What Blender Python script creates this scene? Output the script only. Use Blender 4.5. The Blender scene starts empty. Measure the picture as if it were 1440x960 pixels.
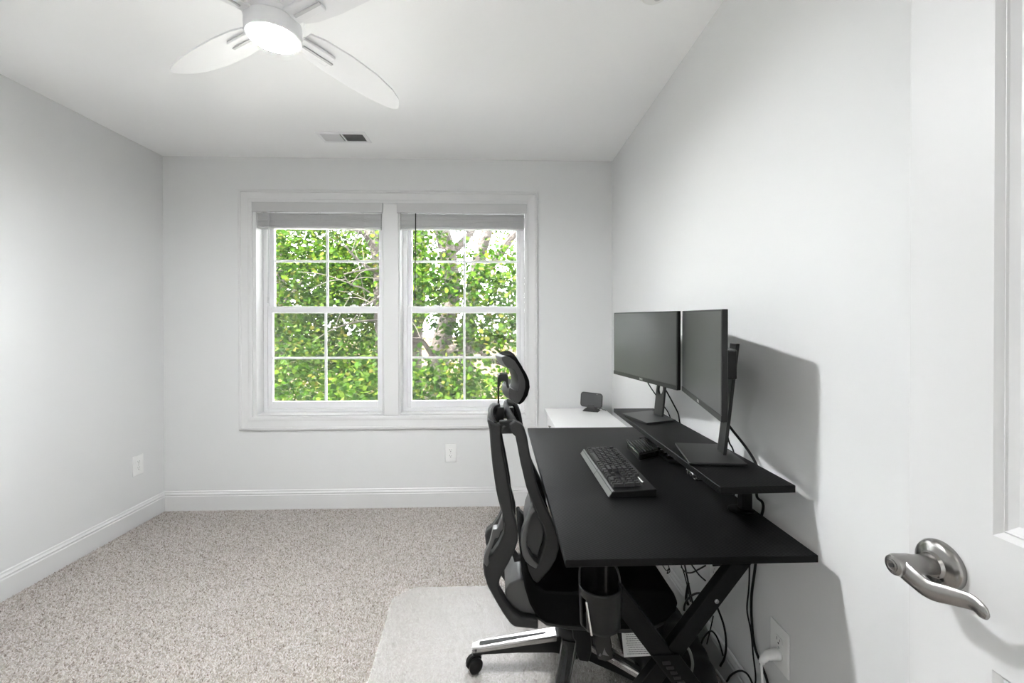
import bpy, bmesh, math, random
import numpy as np
from mathutils import Vector, Matrix

SC = bpy.context.scene
COL = SC.collection
PI = math.pi

# ------------------------------------------------------------------ camera, light, exposure
D, XL, XR, H = 3.014, -2.303, 0.812, 2.44          # back wall, left wall, right wall, ceiling (metres)
CAM_Z = 1.272
YAW, PITCH, ROLL = -0.0325, -0.005, -0.001
_f = Vector((-math.sin(YAW) * math.cos(PITCH), math.cos(YAW) * math.cos(PITCH), math.sin(PITCH)))
_r = Vector((math.cos(YAW), math.sin(YAW), 0))
_u = _r.cross(_f)
R_ = _r * math.cos(ROLL) + _u * math.sin(ROLL)
U_ = -_r * math.sin(ROLL) + _u * math.cos(ROLL)
cd = bpy.data.cameras.new('camera')
cam = bpy.data.objects.new('camera', cd)
COL.objects.link(cam)
m = Matrix((R_, U_, -_f)).transposed().to_4x4()
m.translation = (0, 0, CAM_Z)
cam.matrix_world = m
cd.sensor_width = 36
cd.lens = 15.0
cd.shift_y = -19.2 / 1440
cd.clip_start = 0.02
cd.clip_end = 400
SC.camera = cam

def at(px, py, Y=None, X=None, Z=None):
    """point of the room seen at a picture position, on the plane Y=, X= or Z="""
    d = R_ * ((px - 720) / 600) - U_ * ((py - 460.8) / 600) + _f
    if Y is not None: t = Y / d.y
    elif X is not None: t = X / d.x
    else: t = (Z - CAM_Z) / d.z
    return Vector((d.x * t, d.y * t, CAM_Z + d.z * t))

w = bpy.data.worlds.new('sky')
SC.world = w
w.use_nodes = True
bg = w.node_tree.nodes['Background']
bg.inputs[0].default_value = (0.93, 0.97, 1.0, 1)
bg.inputs[1].default_value = 11.0

sl = bpy.data.lights.new('sun', 'SUN')
sl.energy = 46.0
sl.angle = 0.03
sl.color = (1, 0.97, 0.92)
so = bpy.data.objects.new('sun', sl)
COL.objects.link(so)
so.rotation_euler = Vector((-0.62, -0.22, 0.76)).to_track_quat('Z', 'Y').to_euler()

hl = bpy.data.lights.new('added_hall_fill', 'AREA')  # fill light added in the unseen hall to brighten the room
hl.shape = 'DISK'
hl.size = 0.45
hl.energy = 1.5
hl.color = (1, 0.97, 0.94)
ho = bpy.data.objects.new('added_hall_fill', hl)
COL.objects.link(ho)
ho.location = (0.15, -0.85, 2.36)

LAMP = 350.0                                        # radiance of the fan lamp's diffuser
SC.view_settings.view_transform = 'Standard'
SC.view_settings.look = 'None'
SC.view_settings.gamma = 1
SC.view_settings.use_curve_mapping = False
SC.view_settings.exposure = 1.46
SC.cycles.use_denoising = True
SC.cycles.max_bounces = 16
SC.cycles.diffuse_bounces = 10
SC.cycles.transparent_max_bounces = 24
SC.cycles.sample_clamp_indirect = 6

# ------------------------------------------------------------------ materials
def mat(name, col, rough=0.5, metal=0.0, spec=0.5, bump=None, noise=None, coat=0.0):
    m = bpy.data.materials.new(name)
    m.use_nodes = True
    nt = m.node_tree
    b = nt.nodes['Principled BSDF']
    b.inputs['Base Color'].default_value = (*col, 1)
    b.inputs['Roughness'].default_value = rough
    b.inputs['Metallic'].default_value = metal
    b.inputs['Specular IOR Level'].default_value = spec
    b.inputs['Coat Weight'].default_value = coat
    tc = nt.nodes.new('ShaderNodeTexCoord')
    if noise:                                       # (scale, amount): gentle colour mottling
        n = nt.nodes.new('ShaderNodeTexNoise')
        n.inputs['Scale'].default_value = noise[0]
        n.inputs['Detail'].default_value = 5
        nt.links.new(tc.outputs['Object'], n.inputs['Vector'])
        r = nt.nodes.new('ShaderNodeMapRange')
        r.inputs['From Min'].default_value = 0.3
        r.inputs['From Max'].default_value = 0.7
        r.inputs['To Min'].default_value = 1 - noise[1]
        r.inputs['To Max'].default_value = 1 + noise[1]
        nt.links.new(n.outputs['Fac'], r.inputs['Value'])
        mx = nt.nodes.new('ShaderNodeVectorMath')
        mx.operation = 'SCALE'
        mx.inputs[0].default_value = col
        nt.links.new(r.outputs['Result'], mx.inputs['Scale'])
        nt.links.new(mx.outputs['Vector'], b.inputs['Base Color'])
    if bump:                                        # (scale, strength, distance)
        n = nt.nodes.new('ShaderNodeTexNoise')
        n.inputs['Scale'].default_value = bump[0]
        n.inputs['Detail'].default_value = 3
        nt.links.new(tc.outputs['Object'], n.inputs['Vector'])
        bp = nt.nodes.new('ShaderNodeBump')
        bp.inputs['Strength'].default_value = bump[1]
        bp.inputs['Distance'].default_value = bump[2]
        nt.links.new(n.outputs['Fac'], bp.inputs['Height'])
        nt.links.new(bp.outputs['Normal'], b.inputs['Normal'])
    return m

def blend_mat(name, fac, shader, col, rough=0.3, fresnel=False):
    """clear material: transparent mixed with a coloured diffuse or glossy share"""
    m = bpy.data.materials.new(name)
    m.use_nodes = True
    nt = m.node_tree
    nt.nodes.clear()
    out = nt.nodes.new('ShaderNodeOutputMaterial')
    mx = nt.nodes.new('ShaderNodeMixShader')
    tr = nt.nodes.new('ShaderNodeBsdfTransparent')
    s = nt.nodes.new(shader)
    s.inputs['Base Color' if 'Base Color' in s.inputs else 'Color'].default_value = (*col, 1)
    if 'Roughness' in s.inputs: s.inputs['Roughness'].default_value = rough
    if fresnel:
        fr = nt.nodes.new('ShaderNodeFresnel')
        fr.inputs['IOR'].default_value = fac
        nt.links.new(fr.outputs[0], mx.inputs[0])
    else:
        mx.inputs[0].default_value = fac
    nt.links.new(tr.outputs[0], mx.inputs[1])
    nt.links.new(s.outputs[0], mx.inputs[2])
    nt.links.new(mx.outputs[0], out.inputs[0])
    return m

M = {}
M['wall'] = mat('wall_paint', (0.725, 0.73, 0.73), 0.75, spec=0.25, bump=(90, 0.05, 0.002))
M['ceil'] = mat('ceiling_paint', (0.93, 0.93, 0.93), 0.85, spec=0.2, bump=(70, 0.06, 0.002))
M['trim'] = mat('trim_paint', (0.70, 0.70, 0.70), 0.38, spec=0.4)
M['door'] = mat('door_paint', (0.60, 0.60, 0.60), 0.42, spec=0.4)
M['vinyl'] = mat('white_vinyl', (0.77, 0.77, 0.78), 0.35)
M['plastic_white'] = mat('white_plastic', (0.86, 0.86, 0.85), 0.35)
M['slot'] = mat('dark_slot', (0.02, 0.02, 0.02), 0.6)
M['slat'] = mat('blind_slat_white', (0.52, 0.52, 0.52), 0.45)
M['fan'] = mat('fan_white', (0.84, 0.84, 0.85), 0.35)
M['fan_iron'] = mat('fan_bracket_grey', (0.55, 0.55, 0.56), 0.4)
M['nickel'] = mat('brushed_nickel', (0.30, 0.29, 0.28), 0.27, metal=1.0, noise=(30, 0.06))
M['steel'] = mat('polished_aluminium', (0.42, 0.41, 0.40), 0.20, metal=0.9)
M['black'] = mat('black_plastic', (0.006, 0.006, 0.006), 0.42, spec=0.3, bump=(400, 0.05, 0.0005))
M['frame'] = mat('chair_frame_charcoal', (0.018, 0.018, 0.018), 0.5, spec=0.35, bump=(600, 0.06, 0.0005))
M['frame_grey'] = mat('chair_grey_plastic', (0.065, 0.065, 0.065), 0.45)
M['gloss'] = mat('black_gloss_plastic', (0.012, 0.012, 0.012), 0.12)
M['fabric'] = mat('black_seat_fabric', (0.004, 0.004, 0.004), 0.95, spec=0.08, bump=(900, 0.3, 0.001))
M['lumbar'] = mat('grey_mesh_fabric', (0.10, 0.10, 0.10), 0.9, spec=0.2, bump=(1200, 0.5, 0.001))
M['steel_black'] = mat('black_powder_coat', (0.004, 0.004, 0.004), 0.45, spec=0.14)
M['screen'] = mat('monitor_screen', (0.035, 0.036, 0.036), 0.28, spec=0.6)
M['bezel'] = mat('monitor_bezel', (0.012, 0.012, 0.012), 0.38, spec=0.35)
M['stand'] = mat('monitor_stand_grey', (0.025, 0.025, 0.025), 0.35, metal=0.35)
M['key'] = mat('keycap_black', (0.014, 0.014, 0.014), 0.42, spec=0.35)
M['kbplate'] = mat('keyboard_plate_grey', (0.12, 0.12, 0.12), 0.38, metal=0.5)
M['cable'] = mat('black_cable', (0.005, 0.005, 0.005), 0.45, spec=0.25)
M['cabinet'] = mat('white_laminate', (0.85, 0.85, 0.85), 0.35)
M['paper'] = mat('paper_white', (0.72, 0.72, 0.71), 0.8)
M['ink'] = mat('print_ink', (0.12, 0.12, 0.13), 0.8)
M['logo'] = mat('logo_silver', (0.7, 0.7, 0.7), 0.3, metal=0.4)
M['bag'] = mat('bag_nylon', (0.007, 0.007, 0.007), 0.55, spec=0.3, bump=(500, 0.3, 0.001))
M['piping'] = mat('bag_piping', (0.11, 0.11, 0.11), 0.45)
M['bolt'] = mat('zinc_bolt', (0.35, 0.35, 0.35), 0.35, metal=0.9)
M['smoke'] = mat('detector_white', (0.82, 0.82, 0.80), 0.4)
M['duct'] = mat('duct_dark', (0.05, 0.05, 0.05), 0.8)
M['bark'] = mat('tree_bark', (0.026, 0.022, 0.019), 0.9, spec=0.1, bump=(14, 0.9, 0.06), noise=(6, 0.45))
M['twig'] = mat('tree_twig', (0.030, 0.026, 0.022), 0.85, spec=0.1, noise=(8, 0.3))
M['glass'] = blend_mat('window_glass', 1.45, 'ShaderNodeBsdfGlossy', (1, 1, 1), 0.0, fresnel=True)
M['netting'] = blend_mat('insect_netting', 0.17, 'ShaderNodeBsdfDiffuse', (0.02, 0.02, 0.02))
M['chairmesh'] = blend_mat('chair_mesh', 0.72, 'ShaderNodeBsdfDiffuse', (0.03, 0.03, 0.03))
M['matclear'] = blend_mat('clear_vinyl_mat', 0.36, 'ShaderNodeBsdfPrincipled', (0.54, 0.515, 0.49), 0.32)

def emit(name, col, s):
    m = bpy.data.materials.new(name)
    m.use_nodes = True
    nt = m.node_tree
    nt.nodes.clear()
    o = nt.nodes.new('ShaderNodeOutputMaterial')
    e = nt.nodes.new('ShaderNodeEmission')
    e.inputs[0].default_value = (*col, 1)
    e.inputs[1].default_value = s
    nt.links.new(e.outputs[0], o.inputs[0])
    return m
M['lamp'] = emit('lamp_diffuser_glow', (0.97, 0.985, 1), LAMP)

def island_mat(name, stops, rough=0.9, translucent=0.0, spec=0.1):
    """colour picked at random for every loose piece of the mesh"""
    m = bpy.data.materials.new(name)
    m.use_nodes = True
    nt = m.node_tree
    b = nt.nodes['Principled BSDF']
    b.inputs['Roughness'].default_value = rough
    b.inputs['Specular IOR Level'].default_value = spec
    g = nt.nodes.new('ShaderNodeNewGeometry')
    cr = nt.nodes.new('ShaderNodeValToRGB')
    els = cr.color_ramp.elements
    while len(els) < len(stops): els.new(0.5)
    for e, (p, c) in zip(els, stops):
        e.position = p
        e.color = (*c, 1)
    nt.links.new(g.outputs['Random Per Island'], cr.inputs[0])
    nt.links.new(cr.outputs[0], b.inputs['Base Color'])
    if translucent:
        t = nt.nodes.new('ShaderNodeBsdfTranslucent')
        mx = nt.nodes.new('ShaderNodeMixShader')
        mx.inputs[0].default_value = translucent
        nt.links.new(cr.outputs[0], t.inputs[0])
        nt.links.new(b.outputs[0], mx.inputs[1])
        nt.links.new(t.outputs[0], mx.inputs[2])
        nt.links.new(mx.outputs[0], nt.nodes['Material Output'].inputs[0])
    return m
M['pile'] = island_mat('carpet_yarn', [(0, (0.20, 0.165, 0.14)), (0.14, (0.36, 0.325, 0.295)), (0.5, (0.50, 0.47, 0.44)), (1, (0.64, 0.61, 0.59))], 0.95)
LEAF = [(0, (0.002, 0.007, 0.0006)), (0.25, (0.006, 0.019, 0.0012)), (0.6, (0.017, 0.041, 0.0025)), (0.9, (0.040, 0.064, 0.006)), (1, (0.058, 0.050, 0.009))]
M['leaf'] = island_mat('maple_leaf', LEAF, 0.6, translucent=0.4, spec=0.04)

def carbon(name, base, rough):
    """black laminate with a fine woven relief"""
    m = mat(name, base, rough, spec=0.11)
    nt = m.node_tree
    b = nt.nodes['Principled BSDF']
    tc = nt.nodes.new('ShaderNodeTexCoord')
    ck = nt.nodes.new('ShaderNodeTexWave')
    ck.wave_type = 'BANDS'
    ck.bands_direction = 'DIAGONAL'
    ck.inputs['Scale'].default_value = 55
    ck.inputs['Distortion'].default_value = 0
    nt.links.new(tc.outputs['Object'], ck.inputs['Vector'])
    bp = nt.nodes.new('ShaderNodeBump')
    bp.inputs['Strength'].default_value = 0.25
    bp.inputs['Distance'].default_value = 0.0008
    nt.links.new(ck.outputs['Fac'], bp.inputs['Height'])
    nt.links.new(bp.outputs['Normal'], b.inputs['Normal'])
    return m
M['desk'] = carbon('carbon_laminate', (0.004, 0.004, 0.004), 0.42)

# ------------------------------------------------------------------ mesh helpers
def B(): return bmesh.new()

def box(bm, x0, x1, y0, y1, z0, z1):
    v = [bm.verts.new(p) for p in ((x0, y0, z0), (x1, y0, z0), (x1, y1, z0), (x0, y1, z0), (x0, y0, z1), (x1, y0, z1), (x1, y1, z1), (x0, y1, z1))]
    for f in ((0, 3, 2, 1), (4, 5, 6, 7), (0, 1, 5, 4), (1, 2, 6, 5), (2, 3, 7, 6), (3, 0, 4, 7)):
        bm.faces.new([v[i] for i in f])
    return bm

def prism(bm, pts, axis, a, b):
    """outline pts extruded along an axis: axis Y takes (x, z), X takes (y, z), Z takes (x, y)"""
    def P(p, t):
        return (p[0], t, p[1]) if axis == 'Y' else (t, p[0], p[1]) if axis == 'X' else (p[0], p[1], t)
    lo = [bm.verts.new(P(p, a)) for p in pts]
    hi = [bm.verts.new(P(p, b)) for p in pts]
    n = len(pts)
    bm.faces.new(lo)
    bm.faces.new(hi[::-1])
    for i in range(n):
        bm.faces.new((lo[i], hi[i], hi[(i + 1) % n], lo[(i + 1) % n]))
    bmesh.ops.recalc_face_normals(bm, faces=bm.faces[:])
    return bm

def smooth_path(pts, sub=6):
    pts = [Vector(p) for p in pts]
    if len(pts) < 3: return pts
    out = []
    P = [2 * pts[0] - pts[1]] + pts + [2 * pts[-1] - pts[-2]]
    for i in range(1, len(P) - 2):
        a, b, c, d = P[i - 1:i + 3]
        for k in range(sub):
            t = k / sub
            out.append(0.5 * ((2 * b) + (c - a) * t + (2 * a - 5 * b + 4 * c - d) * t * t + (3 * b - a - 3 * c + d) * t ** 3))
    out.append(pts[-1])
    return out

def tube(bm, pts, r, n=8, r2=None, flat=None):
    """round tube along pts; r may be a list; flat=(du, dv) gives an oval or box section"""
    pts = [Vector(p) for p in pts]
    k = len(pts)
    rs = r if isinstance(r, (list, tuple)) else ([r + (r2 - r) * i / (k - 1) for i in range(k)] if r2 is not None else [r] * k)
    ring = []
    t0 = (pts[1] - pts[0]).normalized()
    up = Vector((0, 0, 1)) if abs(t0.z) < 0.9 else Vector((0, 1, 0))
    s = t0.cross(up).normalized()
    for i, p in enumerate(pts):
        t = (pts[min(i + 1, k - 1)] - pts[max(i - 1, 0)]).normalized()
        s = (s - t * s.dot(t)).normalized()
        q = t.cross(s)
        fu, fv = flat if flat else (1, 1)
        ring.append([bm.verts.new(p + (s * math.cos(2 * PI * j / n) * fu + q * math.sin(2 * PI * j / n) * fv) * rs[i]) for j in range(n)])
    for i in range(k - 1):
        for j in range(n):
            bm.faces.new((ring[i][j], ring[i][(j + 1) % n], ring[i + 1][(j + 1) % n], ring[i + 1][j]))
    bm.faces.new(ring[0][::-1])
    bm.faces.new(ring[-1])
    return bm

def lathe(bm, prof, c=(0, 0, 0), axis='Z', n=32, close=True):
    """profile of (radius, height) turned about an axis through c"""
    rings = []
    for r, h in prof:
        row = []
        for j in range(n):
            a = 2 * PI * j / n
            u, v = r * math.cos(a), r * math.sin(a)
            p = (u, v, h) if axis == 'Z' else (h, u, v) if axis == 'X' else (u, h, v)
            row.append(bm.verts.new((c[0] + p[0], c[1] + p[1], c[2] + p[2])))
        rings.append(row)
    for i in range(len(rings) - 1):
        for j in range(n):
            bm.faces.new((rings[i][j], rings[i][(j + 1) % n], rings[i + 1][(j + 1) % n], rings[i + 1][j]))
    if close:
        bm.faces.new(rings[0][::-1])
        bm.faces.new(rings[-1])
    bmesh.ops.recalc_face_normals(bm, faces=bm.faces[:])
    return bm

def base_of(o):
    v = Vector((0, 0, 0))
    while o: v += o.location; o = o.parent
    return v

def obj(name, bm, m, parent=None, loc=None, bevel=0, seg=2, smooth=True, kind=None, label=None, sub=0, angle=40):
    """ONE mesh object from world-space geometry; its origin goes to its parent's origin (or loc)"""
    me = bpy.data.meshes.new(name)
    org = base_of(parent) if parent else Vector(loc or (0, 0, 0))
    if org.length: bmesh.ops.translate(bm, verts=bm.verts[:], vec=-org)
    if smooth:
        for f in bm.faces: f.smooth = True
    bm.to_mesh(me)
    bm.free()
    o = bpy.data.objects.new(name, me)
    COL.objects.link(o)
    for x in (m if isinstance(m, (list, tuple)) else [m]): me.materials.append(x)
    if parent: o.parent = parent
    else: o.location = org
    if bevel:
        b = o.modifiers.new('bevel', 'BEVEL')
        b.width = bevel
        b.segments = seg
        b.limit_method = 'ANGLE'
        b.angle_limit = math.radians(35)
        b.harden_normals = False
    if sub:
        s = o.modifiers.new('sub', 'SUBSURF')
        s.levels = s.render_levels = sub
    elif smooth:
        try: me.set_sharp_from_angle(angle=math.radians(angle))
        except Exception: pass
    if kind: o['kind'] = kind
    if label: o['label'] = label
    return o

def thing(name, label, cat, loc, group=None, kind=None):
    o = bpy.data.objects.new(name, None)
    COL.objects.link(o)
    o.location = loc
    o.empty_display_size = 0.05
    o['label'] = label
    o['category'] = cat
    if group: o['group'] = group
    if kind: o['kind'] = kind
    return o

def tag(o, label, cat, group=None, kind=None):
    o['label'] = label
    o['category'] = cat
    if group: o['group'] = group
    if kind: o['kind'] = kind
    return o

def struct(name, bm, m, parent=None, label=None, **k):
    return obj(name, bm, m, parent, kind='structure', label=label, **k)

def mesh_np(name, V, F, m, smooth=False):
    """mesh from numpy arrays: V (n,3), F (k,3)"""
    me = bpy.data.meshes.new(name)
    me.vertices.add(len(V))
    me.vertices.foreach_set('co', np.asarray(V, np.float32).ravel())
    me.loops.add(F.size)
    me.loops.foreach_set('vertex_index', np.asarray(F, np.int32).ravel())
    me.polygons.add(len(F))
    me.polygons.foreach_set('loop_start', np.arange(0, F.size, F.shape[1], dtype=np.int32))
    me.polygons.foreach_set('loop_total', np.full(len(F), F.shape[1], np.int32))
    me.update(calc_edges=True)
    if smooth: me.polygons.foreach_set('use_smooth', np.ones(len(F), bool))
    me.materials.append(m)
    o = bpy.data.objects.new(name, me)
    COL.objects.link(o)
    return o

def shifted(px_pts, Y):
    return [(p.x, p.z) for p in (at(a, b, Y=Y) for a, b in px_pts)]

# ------------------------------------------------------------------ the room
FY = -0.12                                          # room face of the wall behind the camera (the doorway wall)
W1 = (-1.679, -0.805)                               # the two window openings
W2 = (-0.690, 0.197)
WZ0, WZ1 = 0.648, 2.135
T = 0.16
bm = B(); box(bm, XL - 0.2, XR + 0.2, FY - 0.12, D + 0.0, -0.12, 0.0)
M['backing'] = mat('carpet_backing', (0.40, 0.36, 0.32), 0.95, spec=0.05, bump=(260, 0.6, 0.004), noise=(160, 0.25))
struct('floor', bm, M['backing'], label='beige cut pile carpet floor of the room')
bm = B(); box(bm, XL - 0.2, XR + 0.2, FY - 0.12, D + T, H, H + 0.12); struct('ceiling', bm, M['ceil'])
bm = B(); box(bm, XL - 0.15, XL, FY - 0.12, D + T, -0.12, H); struct('wall_left', bm, M['wall'])
bm = B(); box(bm, XR, XR + 0.15, FY - 0.12, D + T, -0.12, H); struct('wall_right', bm, M['wall'])
bm = B()
for x0, x1, z0, z1 in ((XL, XR, -0.12, WZ0), (XL, XR, WZ1, H), (XL, W1[0], WZ0, WZ1), (W1[1], W2[0], WZ0, WZ1), (W2[1], XR, WZ0, WZ1)):
    box(bm, x0, x1, D, D + T, z0, z1)
bmesh.ops.remove_doubles(bm, verts=bm.verts[:], dist=1e-5)
struct('wall_back', bm, M['wall'], smooth=False)
# doorway wall behind the camera and the landing beyond it
DX0, DX1, DZ = -0.155, 0.685, 2.045
bm = B()
for x0, x1, z0, z1 in ((XL - 0.15, DX0, 0, H), (DX1, XR + 0.15, 0, H), (DX0, DX1, DZ, H)):
    box(bm, x0, x1, FY - 0.12, FY, z0, z1)
struct('wall_front', bm, M['wall'], smooth=False)
HY = -1.75
bm = B(); box(bm, -1.4, 1.3, HY - 0.1, FY - 0.12, -0.12, 0.0); struct('floor_hall', bm, M['backing'])
bm = B(); box(bm, -1.4, 1.3, HY - 0.1, FY - 0.12, H, H + 0.1); struct('ceiling_hall', bm, M['ceil'])
bm = B()
box(bm, -1.4, 1.3, HY - 0.1, HY, 0, H); box(bm, -1.5, -1.4, HY - 0.1, FY - 0.12, 0, H); box(bm, 1.3, 1.4, HY - 0.1, FY - 0.12, 0, H)
struct('wall_hall', bm, M['wall'], smooth=False)

# baseboards: an ogee-topped profile, (depth, height)
BP = [(0, 0), (0.014, 0), (0.014, 0.098), (0.0115, 0.103), (0.0115, 0.108), (0.013, 0.112), (0.0075, 0.122), (0.0065, 0.130), (0.003, 0.134), (0, 0.134)]
bm = B(); prism(bm, [(D - d, z) for d, z in BP], 'X', XL, XR); struct('baseboard_back', bm, M['trim'], smooth=False)
bm = B(); prism(bm, [(XL + d, z) for d, z in BP], 'Y', FY, D); struct('baseboard_left', bm, M['trim'], smooth=False)
bm = B(); prism(bm, [(XR - d, z) for d, z in BP], 'Y', 0.75, D); struct('baseboard_right', bm, M['trim'], smooth=False)
bm = B(); prism(bm, [(FY + d, z) for d, z in BP], 'X', XL, DX0 - 0.06); struct('baseboard_front', bm, M['trim'], smooth=False)
# door casing round the doorway (behind the camera)
bm = B()
box(bm, DX0 - 0.06, DX0, FY, FY + 0.015, 0, DZ + 0.06); box(bm, DX0, DX1, FY, FY + 0.015, DZ, DZ + 0.06); box(bm, DX1, DX1 + 0.06, FY, FY + 0.015, 0, DZ + 0.06)
struct('trim_2', bm, M['trim'], smooth=False, bevel=0.003)

# window casing: picture-frame moulding with a flat mullion board
CX0, CX1, CZ0, CZ1 = -1.788, 0.277, 0.552, 2.212
bm = B()
def ring(bm, x0, x1, z0, z1, prof):
    """mitred frame: prof is (inset from the outer edge, projection from the wall)"""
    rows = []
    for ins, pr in prof:
        rows.append([bm.verts.new(p) for p in ((x0 + ins, D - pr, z0 + ins), (x1 - ins, D - pr, z0 + ins), (x1 - ins, D - pr, z1 - ins), (x0 + ins, D - pr, z1 - ins))])
    for a, b in zip(rows, rows[1:]):
        for i in range(4): bm.faces.new((a[i], a[(i + 1) % 4], b[(i + 1) % 4], b[i]))
ring(bm, CX0, CX1, CZ0, CZ1, [(0, 0), (0, 0.017), (0.006, 0.020), (0.017, 0.020), (0.020, 0.016), (0.030, 0.015), (0.062, 0.011), (0.070, 0.013), (0.082, 0.013), (0.090, 0.010), (0.090, 0)])
bmesh.ops.recalc_face_normals(bm, faces=bm.faces[:])
struct('trim_1', bm, M['trim'], smooth=False, label='white picture frame casing around the pair of windows')
bm = B()
box(bm, W1[1] + 0.004, W2[0] - 0.004, D - 0.011, D, CZ0 + 0.09, CZ1 - 0.09)
struct('trim_3', bm, M['trim'], bevel=0.004, label='flat white mullion board between the two windows')

def window(n, x0, x1, label):
    ya, yb = D + 0.085, D + T                       # the vinyl unit sits deep in the reveal
    root = bpy.data.objects.new('window_%d' % n, None)
    COL.objects.link(root); root.location = (0.5 * (x0 + x1), D + 0.1, WZ0); root['kind'] = 'structure'; root['label'] = label
    bm = B()                                        # painted reveal boards
    for a, b, c, d in ((x0, x0 + 0.006, WZ0, WZ1), (x1 - 0.006, x1, WZ0, WZ1)): box(bm, a, b, D - 0.004, ya, c, d)
    box(bm, x0, x1, D - 0.004, ya, WZ1 - 0.006, WZ1)
    obj('reveal', bm, M['trim'], root, smooth=False)
    bm = B(); box(bm, x0, x1, D - 0.004, ya + 0.01, WZ0, WZ0 + 0.008); obj('sill', bm, M['trim'], root, bevel=0.002)
    fx0, fx1 = x0 + 0.006, x1 - 0.006
    bm = B()
    for a, b, c, d in ((fx0, fx0 + 0.028, WZ0 + 0.008, WZ1), (fx1 - 0.028, fx1, WZ0 + 0.008, WZ1), (fx0 + 0.028, fx1 - 0.028, WZ0 + 0.008, WZ0 + 0.032), (fx0 + 0.028, fx1 - 0.028, WZ1 - 0.03, WZ1)):
        box(bm, a, b, ya, yb, c, d)
    obj('window_frame', bm, M['vinyl'], root, bevel=0.003, smooth=False)
    sx0, sx1 = fx0 + 0.028, fx1 - 0.028
    def sash(nm, y0, y1, z0, z1, st, bot, top, muntin_z):
        bm = B()
        box(bm, sx0, sx0 + st, y0, y1, z0, z1); box(bm, sx1 - st, sx1, y0, y1, z0, z1)
        box(bm, sx0 + st, sx1 - st, y0, y1, z0, z0 + bot); box(bm, sx0 + st, sx1 - st, y0, y1, z1 - top, z1)
        s = obj(nm, bm, M['vinyl'], root, bevel=0.004, smooth=False)
        gx0, gx1, gz0, gz1 = sx0 + st, sx1 - st, z0 + bot, z1 - top
        ym = 0.5 * (y0 + y1)
        cx = 0.5 * (gx0 + gx1)
        bm = B(); box(bm, cx - 0.008, cx + 0.008, ym - 0.006, ym + 0.006, gz0, gz1); obj('muntin', bm, M['vinyl'], s, bevel=0.002)
        for a, b in ((gx0, cx - 0.008), (cx + 0.008, gx1)):
            bm = B(); box(bm, a, b, ym - 0.006, ym + 0.006, muntin_z - 0.008, muntin_z + 0.008); obj('muntin', bm, M['vinyl'], s, bevel=0.002)
        for a, b in ((gx0, cx - 0.008), (cx + 0.008, gx1)):
            for c, d in ((gz0, muntin_z - 0.008), (muntin_z + 0.008, gz1)):
                bm = B(); box(bm, a, b, ym - 0.0015, ym + 0.0015, c, d); obj('pane', bm, M['glass'], s, smooth=False)
        return s
    up = sash('upper_sash', ya + 0.038, ya + 0.066, 1.372, WZ1 - 0.03, 0.028, 0.035, 0.04, 1.742)
    lo = sash('lower_sash', ya + 0.006, ya + 0.034, WZ0 + 0.032, 1.412, 0.030, 0.050, 0.048, 1.041)
    for cx in (sx0 + 0.2, sx1 - 0.2):               # sash locks on the meeting rail
        bm = B(); box(bm, cx - 0.028, cx + 0.028, ya + 0.010, ya + 0.032, 1.412, 1.418); box(bm, cx - 0.008, cx + 0.008, ya + 0.012, ya + 0.028, 1.418, 1.426)
        obj('sash_lock', bm, M['vinyl'], lo, bevel=0.002)
    bm = B(); box(bm, sx0, sx1, yb - 0.004, yb - 0.003, WZ0 + 0.03, 1.40); obj('insect_screen', bm, M['netting'], root, smooth=False)
window(1, *W1, 'white double hung window nearer the empty left wall')
window(2, *W2, 'white double hung window nearer the desk and monitors')

def blind(x0, x1, cord_px, label, cord_mat):
    z1 = 2.125
    root = thing('window_blind', label, 'blind', (0.5 * (x0 + x1), D + 0.03, 1.95), 'raised slatted window blinds')
    bm = B(); box(bm, x0 - 0.013, x1 + 0.005, D - 0.022, D - 0.012, 2.058, z1); obj('valance', bm, M['slat'], root, bevel=0.003)
    bm = B(); box(bm, x0 + 0.004, x1 - 0.006, D - 0.012, D + 0.045, 2.075, z1 - 0.005); obj('headrail', bm, M['slat'], root, bevel=0.003)
    n = 19
    rnd = random.Random(3)
    for k in range(n):
        z = 1.9705 + k * 0.0046
        bm = B()
        dz = rnd.uniform(-0.0007, 0.0007)
        prism(bm, [(D - 0.006 + 0.052 * t, z + dz + 0.004 * math.sin(PI * t)) for t in (0, 0.25, 0.5, 0.75, 1)] + [(D - 0.006 + 0.052 * t, z + dz - 0.0034 + 0.004 * math.sin(PI * t)) for t in (1, 0.75, 0.5, 0.25, 0)], 'X', x0 + 0.010, x1 - 0.012)
        obj('slat', bm, M['slat'], root, smooth=False)
    bm = B(); box(bm, x0 + 0.010, x1 - 0.012, D - 0.007, D + 0.048, 1.950, 1.966); obj('bottom_rail', bm, M['slat'], root, bevel=0.004)
    for fx in (0.16, 0.5, 0.84):
        x = x0 + (x1 - x0) * fx
        bm = B(); box(bm, x - 0.0016, x + 0.0016, D - 0.0085, D - 0.0072, 1.966, 2.07); box(bm, x + 0.0084, x + 0.0108, D - 0.0085, D - 0.0072, 1.966, 2.07); obj('ladder_cord', bm, M['slat'], root, kind='stuff')
    a = at(*cord_px[0], Y=D - 0.014); b = at(*cord_px[1], Y=D - 0.012)
    bm = B(); tube(bm, [a, b], 0.0038, 6); tube(bm, [b, b - Vector((0, 0, 0.04))], 0.0055, 6)
    obj('tilt_wand', bm, cord_mat, root)
blind(*W1, ((378, 300), (377, 418)), 'raised white slatted blind in the window nearer the left wall, grey wand', M['fan_iron'])
blind(*W2, ((584.5, 300), (583.5, 414)), 'raised white slatted blind in the window nearer the desk, black wand', M['black'])

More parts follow.
